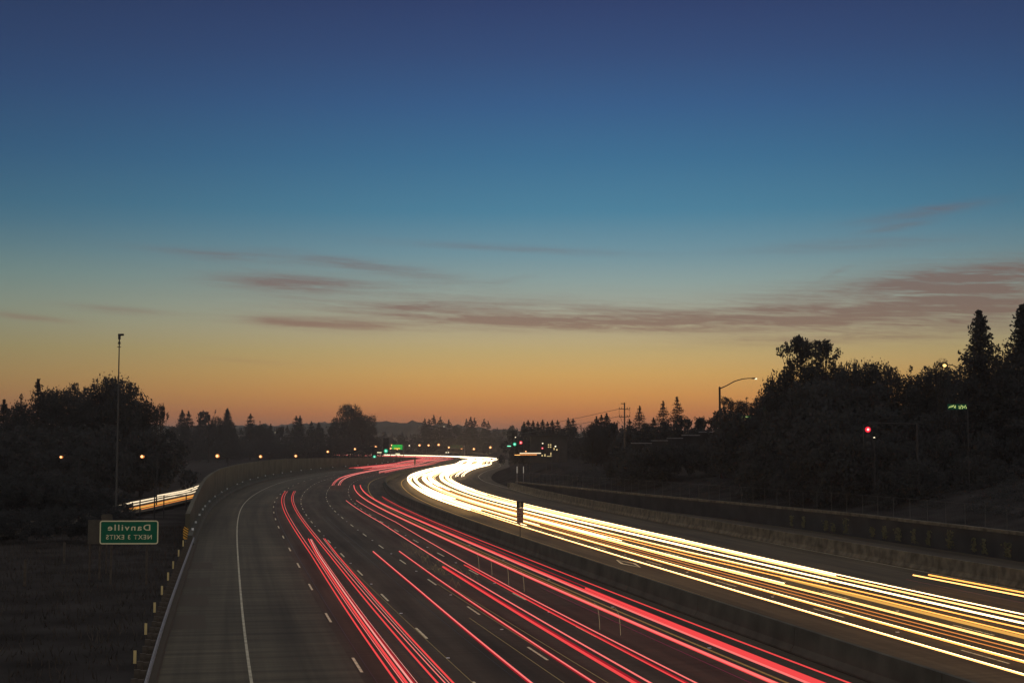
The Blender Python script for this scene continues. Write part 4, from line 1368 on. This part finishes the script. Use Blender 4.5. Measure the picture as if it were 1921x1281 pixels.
def broadleaf_meshes(seed, lobes, n, leaf, top_spikes=0, low=.0, conic=False):
    """unit tree: height 1, crown width about 1; returns crown mesh, trunk mesh"""
    r_ = np.random.default_rng(seed)
    pts = []
    lb = []
    for i in range(lobes):
        a = r_.uniform(0, 6.283); rr = .4 * math.sqrt(r_.uniform(0, 1)); z = r_.uniform(.25 + low, .88)
        k = 1 - max(0, (z - .5)) * 1.1
        q = r_.uniform(.06, .17)
        if conic:
            z = r_.uniform(.2, .93); k = 1.16 - z * 1.05; q = r_.uniform(.035, .1) * (1.25 - z * .6)
        lb.append((np.array([rr * k * math.cos(a), rr * k * math.sin(a), z]), q))
    for i in range(top_spikes):
        a = r_.uniform(0, 6.283); rr = r_.uniform(0, .3)
        lb.append((np.array([rr * math.cos(a), rr * math.sin(a), r_.uniform(.84, .965) - rr * .35]), r_.uniform(.02, .055)))
    wts = np.array([l[1] ** 2 for l in lb]); wts /= wts.sum()
    for i in r_.choice(len(lb), n, p=wts):
        c, q = lb[i]
        d = r_.normal(0, 1, 3); d /= np.linalg.norm(d)
        ro = r_.uniform(.3, 1.0) ** .6 * (1 + .35 * max(0, r_.normal(0, .5)))
        pts.append(c + d * q * ro * np.array([1, 1, .85]))
    pts = np.array(pts)
    ztop = np.sort(pts[:, 2])[-max(3, n // 1500)]
    pts[:, 2] *= 1.0 / ztop
    lb = [(np.array([c[0], c[1], c[2] / ztop]), q) for c, q in lb]
    v, f = leaf_cards(pts, leaf, r_)
    cm = MB().add(v, f)
    tr = MB().tube([(0, 0, -.02), (.01, 0, .3), (0, .01, .62)], .028, 7, r2=.008)
    for c, q in lb[:9]:
        tr.tube([(0, 0, min(c[2] * .55, .5)), (c[0] * .5, c[1] * .5, c[2] * .8), tuple(c)], .011, 5, r2=.003)
    for c, q in lb[lobes:]:
        tr.tube([(c[0] * .6, c[1] * .6, c[2] - .18), tuple(c)], .004, 4, r2=.002)
    return cm.mesh('crown', M_leaf), tr.mesh('trunk', M_bark)


def conifer_meshes(seed, n, leaf, whorls, droop=.25, sparse=0.0, tip=.02, power=1.0):
    r_ = np.random.default_rng(seed)
    pts = []
    brs = []
    for i in range(whorls):
        z = .1 + .88 * (i + r_.uniform(-.3, .3)) / whorls
        rad = (1 - z) ** power * .5 + tip
        m = r_.integers(5, 8)
        a0 = r_.uniform(0, 6.28)
        for j in range(m):
            a = a0 + 6.283 * j / m + r_.uniform(-.3, .3)
            if r_.uniform() < sparse:
                continue
            brs.append((z, a, rad * r_.uniform(.62, 1.12)))
    wt = np.array([b[2] + .03 for b in brs]); wt /= wt.sum()
    for i in r_.choice(len(brs), n, p=wt):
        z, a, rad = brs[i]
        t_ = r_.uniform(.08, 1) ** .75
        sp = min(.05, rad * .28 + .004) * (1 - t_ * .5)
        pts.append(np.array([math.cos(a) * rad * t_ + r_.normal(0, sp), math.sin(a) * rad * t_ + r_.normal(0, sp), z - droop * rad * t_ * .35 + r_.normal(0, .012)]))
    for q in range(int(n * .03)):
        pts.append(np.array([r_.normal(0, .008), r_.normal(0, .008), r_.uniform(.9, 1.0)]))
    v, f = leaf_cards(pts, leaf, r_, .45)
    tr = MB().tube([(0, 0, -.02), (0, 0, .98)], .022, 7, r2=.002)
    for z, a, rad in brs[::2]:
        tr.tube([(0, 0, z), (math.cos(a) * rad, math.sin(a) * rad, z - droop * rad * .35)], .004, 4, r2=.001)
    return MB().add(v, f).mesh('crown', M_needle), tr.mesh('trunk', M_bark)


TM = {
    'broad': broadleaf_meshes(1, 34, 11000, .0125, 10), 'broad2': broadleaf_meshes(2, 40, 11000, .0125, 13), 'broad3': broadleaf_meshes(3, 30, 10000, .013, 8),
    'airy': broadleaf_meshes(4, 16, 3600, .014, 14, .1), 'shrub': broadleaf_meshes(5, 22, 2200, .028, 6), 'far_broad': broadleaf_meshes(6, 14, 1300, .035, 5),
    'twin': broadleaf_meshes(18, 80, 12000, .0115, 16, conic=True),
    'spire': conifer_meshes(11, 7000, .016, 28, .2, 0, .015, 1.0), 'spire2': conifer_meshes(12, 7000, .016, 24, .25, .03, .02, .95),
    'redwood': conifer_meshes(13, 7000, .012, 20, .5, .08, .015, 1.0), 'pine': conifer_meshes(14, 1900, .024, 12, .1, .3, .05, .75),
    'dense': conifer_meshes(15, 20000, .0125, 36, .25, .05, .015, 1.0),
    'far_spire': conifer_meshes(16, 1400, .03, 14, .25, .05, .02, 1.0),
}


CONE = {'spire': .8, 'spire2': .8, 'far_spire': .75, 'redwood': .85, 'dense': .8, 'pine': .35}
ROUND = {'broad': .62, 'broad2': .62, 'broad3': .6, 'airy': .3, 'shrub': .9, 'far_broad': .7, 'twin': .62}


def place(kind, px, top, wpx, D, base=None, minw=True):
    for _ in range(40):                       # keep clear of the roads
        x, y, z = at(px, top, D)
        s, o = near_so(np.array([x]), np.array([y]))
        if base is not None or o[0] < -33 or o[0] > max(w_off(float(s[0])), 23) + 3 or s[0] > 700:
            break
        D += 4
    gz = float(terrain_z(x, y)[0]) if base is None else base
    h = z - gz + .2
    w = wpx * D / 2668.0
    if minw:
        w = max(w, h * CONE.get(kind, ROUND.get(kind, 0)))
    return x, y, gz, w, h


def tree(kind, px, top, wpx, D, label, group=None, base=None, rz=None, name=None, minw=True):
    x, y, gz, w, h = place(kind, px, top, wpx, D, base, minw)
    nm = name or {'spire': 'conifer', 'spire2': 'conifer', 'far_spire': 'conifer', 'redwood': 'redwood', 'dense': 'conifer', 'pine': 'pine_tree', 'shrub': 'shrub'}.get(kind, 'broadleaf_tree')
    t_ = thing(nm, label, 'shrub' if nm == 'shrub' else 'tree', (x, y, gz - .2), random.uniform(0, 6.28) if rz is None else rz, group)
    cm, tm = TM[kind]
    for m_, n_ in ((cm, 'crown'), (tm, 'trunk')):
        o = link(n_, m_, t_)
        o.scale = (w, w, h)
    return t_


def mass(name, label, specs):
    """bushes or trees that read as one dark mass: one joined object of leaf clumps"""
    V = []
    for kind, px, top, wpx, D in specs:
        x, y, gz, w, h = place(kind, px, top, wpx, D)
        me = TM[kind][0]
        co = np.empty(len(me.vertices) * 3); me.vertices.foreach_get('co', co)
        co = co.reshape(-1, 3)
        a = random.uniform(0, 6.28)
        ca, sa = math.cos(a), math.sin(a)
        V.append(np.stack([(co[:, 0] * ca - co[:, 1] * sa) * w + x, (co[:, 0] * sa + co[:, 1] * ca) * w + y, co[:, 2] * h + gz - .2], 1))
    V = np.concatenate(V)
    nq = len(V) // 4
    me = bpy.data.meshes.new(name)
    me.vertices.add(len(V)); me.vertices.foreach_set('co', V.astype(np.float32).ravel())
    me.loops.add(nq * 4); me.loops.foreach_set('vertex_index', np.arange(nq * 4, dtype=np.int32))
    me.polygons.add(nq); me.polygons.foreach_set('loop_start', np.arange(0, nq * 4, 4, dtype=np.int32))
    me.materials.append(M_leaf)
    me.update(calc_edges=True)
    return tag(link(name, me), label, None, None, 'stuff')


fill = random.Random(4)
G1 = 'trees at the left edge'
tree('spire', 8, 750, 26, 232, 'narrow conifer at the extreme left edge of the picture', G1)
tree('broad', 45, 742, 80, 232, 'broad dark tree near the left edge, right of the narrow conifer', G1)
tree('redwood', 72, 711, 62, 227, 'sparse pine poking above the dark trees at the far left', G1, name='pine_tree')
tree('broad2', 100, 727, 95, 232, 'rounded dark tree behind the sparse pine', G1)
tree('broad3', 142, 719, 95, 240, 'tall rounded dark tree left of the camera pole clump', G1)
tree('broad', 170, 722, 70, 234, 'rounded tree directly left of the tallest left tree', G1)
tree('broad2', 210, 703, 95, 232, 'tallest dark tree on the left with a tufted top, behind the camera pole', G1)
tree('broad3', 240, 716, 85, 230, 'ragged dark tree just right of the camera pole', G1)
tree('broad2', 266, 752, 60, 232, 'dark tree stepping down right of the camera pole', G1)
tree('airy', 303, 757, 60, 227, 'loose-leaved tree at the right end of the left clump', G1)
mass('undergrowth', 'dark undergrowth below the left clump of trees',
     [('shrub', px + fill.uniform(-8, 8), fill.uniform(795, 820), 95, 215 + fill.uniform(-8, 10)) for px in range(-60, 312, 26)] +
     [('shrub', px + fill.uniform(-8, 8), fill.uniform(835, 848), 95, 208 + fill.uniform(-4, 4)) for px in range(-60, 292, 26)] +
     [('shrub', px + fill.uniform(-8, 8), fill.uniform(884, 896) + max(0, px - 150) * .5, 70, 146 + fill.uniform(-5, 5)) for px in range(-60, 232, 20)] +
     [('shrub', px, fill.uniform(945, 960), 60, 126 + fill.uniform(-4, 4)) for px in range(-60, 262, 22)])
tree('airy', 216, 938, 60, 172, 'low twiggy bush beside the left end of the slanting frontage trail', name='shrub')

G2 = 'trees along the left skyline'
L2t = [('spire', 342, 769, 26, 620, 'taller left spire of a twin pair of conifers left of centre'), ('spire2', 354, 771, 24, 622, 'shorter right spire of a twin pair of conifers left of centre'),
       ('spire', 376, 784, 20, 630, 'small pointed conifer between the twin spires and the flat-topped tree'), ('far_broad', 393, 771, 46, 610, 'flat-topped airy tree on the left skyline'), ('broad3', 410, 781, 32, 610, 'rounded tree leaning on the flat-topped one'),
       ('dense', 427, 766, 30, 620, 'sharp conifer right of the flat-topped tree'), ('spire2', 470, 776, 20, 690, 'conifer with a blunt tip alone left of the lamps'), ('broad', 486, 790, 28, 690, 'low rounded tree right of the blunt-tipped conifer'),
       ('spire', 508, 795, 26, 670, 'short pointed conifer above the fourth orange lamp'), ('spire2', 556, 780, 18, 720, 'left of two thin spires rising together in the left skyline'), ('spire', 563, 780, 18, 722, 'right of two thin spires rising together in the left skyline'),
       ('spire2', 584, 790, 18, 720, 'short conifer right of the two thin spires'), ('spire', 598, 792, 22, 720, 'second short conifer right of the two thin spires')]
for a in L2t:
    tree(*a, group=G2)
mass('woodland', 'unbroken dark woodland behind the frontage road',
     [(fill.choice(('far_broad', 'far_broad', 'far_spire')), px + fill.uniform(-5, 5), fill.uniform(796, 808), fill.uniform(26, 42), 690 + fill.uniform(-20, 60)) for px in range(306, 712, 10)] +
     [('shrub', px + fill.uniform(-5, 5), fill.uniform(818, 832), 46, 670 + fill.uniform(-10, 20)) for px in range(300, 712, 13)])
tree('broad2', 655, 757, 74, 690, 'big round tree rising above the left skyline, its rounded head', G2)
tree('broad', 680, 772, 76, 695, 'right shoulder of the big round tree, sloping down to the right', G2)
tree('airy', 630, 782, 34, 688, 'small loose tree at the left foot of the big round tree', G2)

G3 = 'distant conifers beyond the far bend'
c3 = [(797, 785, 'leftmost thin conifer of the distant stand beyond the far bend'), (805, 786, 'thin conifer second from the left in the distant stand'), (814, 779, 'tallest conifer of the distant stand, with a sharp tip'),
      (826, 782, 'sharp conifer right of the tallest one in the distant stand'), (842, 787, 'broader conifer closing the left half of the distant stand'), (875, 786, 'conifer opening the right half of the distant stand'),
      (883, 782, 'tall conifer in the right half of the distant stand'), (890, 784, 'conifer leaning against the tall one in the right half of the distant stand'), (908, 786, 'lone thin conifer towards the right of the distant stand'), (916, 790, 'rightmost blunt conifer of the distant stand')]
for px, top, lb in c3:
    tree('far_spire', px, top, 14, 960, lb, G3)
mass('woodland', 'low dark woodland beyond the far bend, behind the distant lamps',
     [(fill.choice(('far_broad', 'far_spire', 'far_broad')), px + fill.uniform(-4, 4), fill.uniform(798, 809) if px > 785 else fill.uniform(808, 818), fill.uniform(20, 32), 1010 + fill.uniform(-30, 80)) for px in range(716, 970, 8)] +
     [('far_broad', px + fill.uniform(-4, 4), fill.uniform(818, 829), fill.uniform(18, 28), 950 + fill.uniform(-10, 40)) for px in range(712, 960, 8)])
G4 = 'conifers right of the glare'
c4 = [(983, 791, 'left end conifer of the tight row right of the glare'), (991, 788, 'second conifer of the tight row right of the glare'), (1000, 789, 'conifer in the left part of the tight row above the red signal'), (1009, 791, 'low conifer in the middle of the tight row'),
      (1018, 787, 'tall conifer in the middle of the tight row'), (1027, 791, 'short conifer right of the middle of the tight row'), (1036, 788, 'conifer left of the right end pair of the tight row'), (1046, 788, 'right end conifer of the tight row'),
      (1066, 784, 'left of two conifers standing apart right of the tight row'), (1075, 785, 'right of two conifers standing apart right of the tight row')]
for i, (px, top, lb) in enumerate(c4):
    tree('spire2' if i % 2 else 'spire', px, top, 17, 470, lb, G4)
mass('woodland', 'dark woodland and bushes right of the far glare',
     [(fill.choice(('far_broad', 'far_spire')), px + fill.uniform(-4, 4), fill.uniform(799, 806), fill.uniform(26, 40), 440 + fill.uniform(-15, 50)) for px in range(972, 1200, 11)] +
     [('shrub', px + fill.uniform(-4, 4), fill.uniform(812, 826), fill.uniform(40, 56), 370 + fill.uniform(-15, 30)) for px in range(960, 1240, 15)])
G5 = 'trees around the utility pole'
R5 = [('broad3', 1112, 792, 36, 320, 'domed tree left of the utility pole'), ('broad', 1142, 788, 40, 322, 'second domed tree left of the utility pole'), ('spire', 1119, 781, 14, 325, 'thin conifer left of the wires'), ('spire2', 1128, 778, 13, 325, 'thin conifer touching the left end of the wires'),
      ('spire', 1138, 775, 16, 324, 'taller thin conifer just left of the utility pole'), ('far_broad', 1157, 792, 30, 320, 'low domed tree at the foot of the utility pole'), ('spire2', 1181, 786, 20, 300, 'short conifer right of the utility pole'),
      ('redwood', 1200, 761, 40, 290, 'open layered conifer right of the utility pole'), ('spire2', 1226, 783, 24, 285, 'low conifer between the layered ones'), ('redwood', 1244, 752, 30, 290, 'slim layered conifer beside the tallest one'),
      ('redwood', 1270, 744, 60, 280, 'tallest layered conifer left of the curved lamp'), ('far_broad', 1222, 794, 34, 285, 'bushy tree under the layered conifers'), ('far_broad', 1256, 790, 40, 282, 'bushy tree under the tallest layered conifer')]
for a in R5:
    tree(*a, group=G5)
mass('bushes', 'low even-topped bushes left of the curved lamp pole and behind the stepped wall',
     [('far_broad', px, fill.uniform(781, 786), 40, 262) for px in range(1285, 1372, 11)] +
     [('shrub', px, fill.uniform(796, 805), 56, 255) for px in range(1180, 1420, 16)] +
     [('shrub', px, fill.uniform(834, 850) - max(0, px - 1200) * .06, 60, 196) for px in range(1165, 1420, 18)])
G6 = 'trees on the right bank'
R6 = [('airy', 1364, 744, 60, 215, 'wind-blown loose tree beside the curved lamp pole'), ('broad', 1402, 746, 80, 215, 'low spreading tree under the lamp arm'), ('broad2', 1436, 741, 80, 210, 'spreading tree left of the big double tree'), ('pine', 1447, 724, 30, 205, 'tufted tip of a small pine left of the big double tree'),
      ('twin', 1500, 631, 110, 175, 'left head of the big double tree'), ('twin', 1541, 638, 120, 177, 'right head of the big double tree'), ('broad3', 1474, 694, 60, 176, 'left shoulder of the big double tree, stepping down'), ('broad2', 1565, 684, 60, 176, 'right shoulder of the big double tree'), ('broad', 1520, 690, 150, 173, 'bushy body below the big double tree'),
      ('airy', 1590, 675, 36, 170, 'small tuft right of the big double tree'), ('broad3', 1606, 688, 60, 168, 'flat-topped tree right of the big double tree'), ('broad2', 1636, 676, 62, 168, 'rounded tree in the middle of the right skyline'),
      ('airy', 1672, 684, 50, 164, 'small gappy tree in the right skyline'), ('broad', 1705, 689, 75, 164, 'low broad tree left of the glaring lamp'), ('broad3', 1742, 688, 60, 164, 'tree directly left of the glaring lamp'), ('airy', 1762, 674, 30, 158, 'feathery sprig touching the glaring lamp'),
      ('broad2', 1788, 689, 70, 162, 'dark tree behind the glaring lamp'), ('dense', 1837, 583, 150, 146, 'tall pointed conifer near the right edge'), ('broad', 1872, 650, 90, 150, 'leafy tree filling the gap between the two tall conifers'), ('dense', 1918, 572, 160, 142, 'tall conifer cut by the right edge')]
for a in R6:
    tree(*a, group=G6)
sp = []
for row, (D, ya, yb) in enumerate(((165, 715, 740), (150, 760, 790), (140, 805, 835), (134, 850, 870))):
    for px in range(1385 + row * 14, 1960, 32):
        sp.append(('shrub', px + fill.uniform(-8, 8), fill.uniform(ya, yb) + (45 if px < 1470 and row == 0 else 0), 90, D + fill.uniform(-4, 4) + (25 if px < 1500 else 0)))
mass('bushes', 'dark bushy mass covering the right bank below the trees', sp)

# low brush covering the bank behind the retaining wall
V = []
co = np.empty(len(TM['shrub'][0].vertices) * 3); TM['shrub'][0].vertices.foreach_get('co', co); co = co.reshape(-1, 3)
for s in np.arange(26, 250, 4.5):
    for o_ in (4, 8, 13, 19, 26):
        q = P(s + fill.uniform(-2, 2), w_off(s) + o_ + fill.uniform(-1.5, 1.5))
        zz = w_top(s) - .03 + float(np.interp(o_, [c[0] for c in cols_], [c[1] for c in cols_])) * w_top(s) / 2.1
        h = fill.uniform(.9, 2.0); w = h * fill.uniform(1.6, 2.4)
        sel = co.reshape(-1, 4, 3)[::4].reshape(-1, 3)
        V.append(sel * np.array([w, w, h * 1.1]) + np.array([q[0], q[1], zz - .35 * h]))
V = np.concatenate(V); nq = len(V) // 4
me = bpy.data.meshes.new('brush')
me.vertices.add(len(V)); me.vertices.foreach_set('co', V.astype(np.float32).ravel())
me.loops.add(nq * 4); me.loops.foreach_set('vertex_index', np.arange(nq * 4, dtype=np.int32))
me.polygons.add(nq); me.polygons.foreach_set('loop_start', np.arange(0, nq * 4, 4, dtype=np.int32))
me.materials.append(M_leaf); me.update(calc_edges=True)
tag(link('brush', me), 'dark low brush covering the bank behind the retaining wall', None, None, 'stuff')

# dry grass on the left verge
r_ = np.random.default_rng(21)
v, f = [], []
n_ = 16000
gxs = r_.uniform(-46, -15, n_); gys = r_.uniform(36, 150, n_)
s_, o_ = near_so(gxs, gys)
keep = (o_ < -27.9) & (s_ < 160)
gxs, gys = gxs[keep], gys[keep]
gzs = terrain_z(gxs, gys)
for x, y, z in zip(gxs, gys, gzs):
    hh = r_.uniform(.15, .5); a = r_.uniform(0, 6.28); b = .03
    lx, ly = r_.normal(0, .12, 2)
    k = len(v)
    v += [(x - b * math.cos(a), y - b * math.sin(a), z - .03), (x + b * math.cos(a), y + b * math.sin(a), z - .03), (x + lx, y + ly, z + hh)]
    f.append((k, k + 1, k + 2))
me = bpy.data.meshes.new('dry_grass')
me.from_pydata(v, [], f)
me.materials.append(M_grass)
tag(link('dry_grass', me), 'dry brown grass on the left verge', None, None, 'stuff')

# ------------------------------------------------------------------ haze
HAZE = 0.00017
hm = bpy.data.materials.new('haze')
hm.use_nodes = True
nt = hm.node_tree
nt.nodes.clear()
pv = nt.nodes.new('ShaderNodeVolumePrincipled')
pv.inputs['Color'].default_value = (.95, .83, .74, 1)  # warm tint stands in for lamp light scattered in the haze
pv.inputs['Density'].default_value = HAZE
pv.inputs['Anisotropy'].default_value = 0.4
om_ = nt.nodes.new('ShaderNodeOutputMaterial')
nt.links.new(pv.outputs[0], om_.inputs['Volume'])
hz = MB().box((0, 3300, 26), (9400, 8200, 56)).build('haze', hm)
tag(hz, 'thin evening haze over the whole valley', None, None, 'stuff')
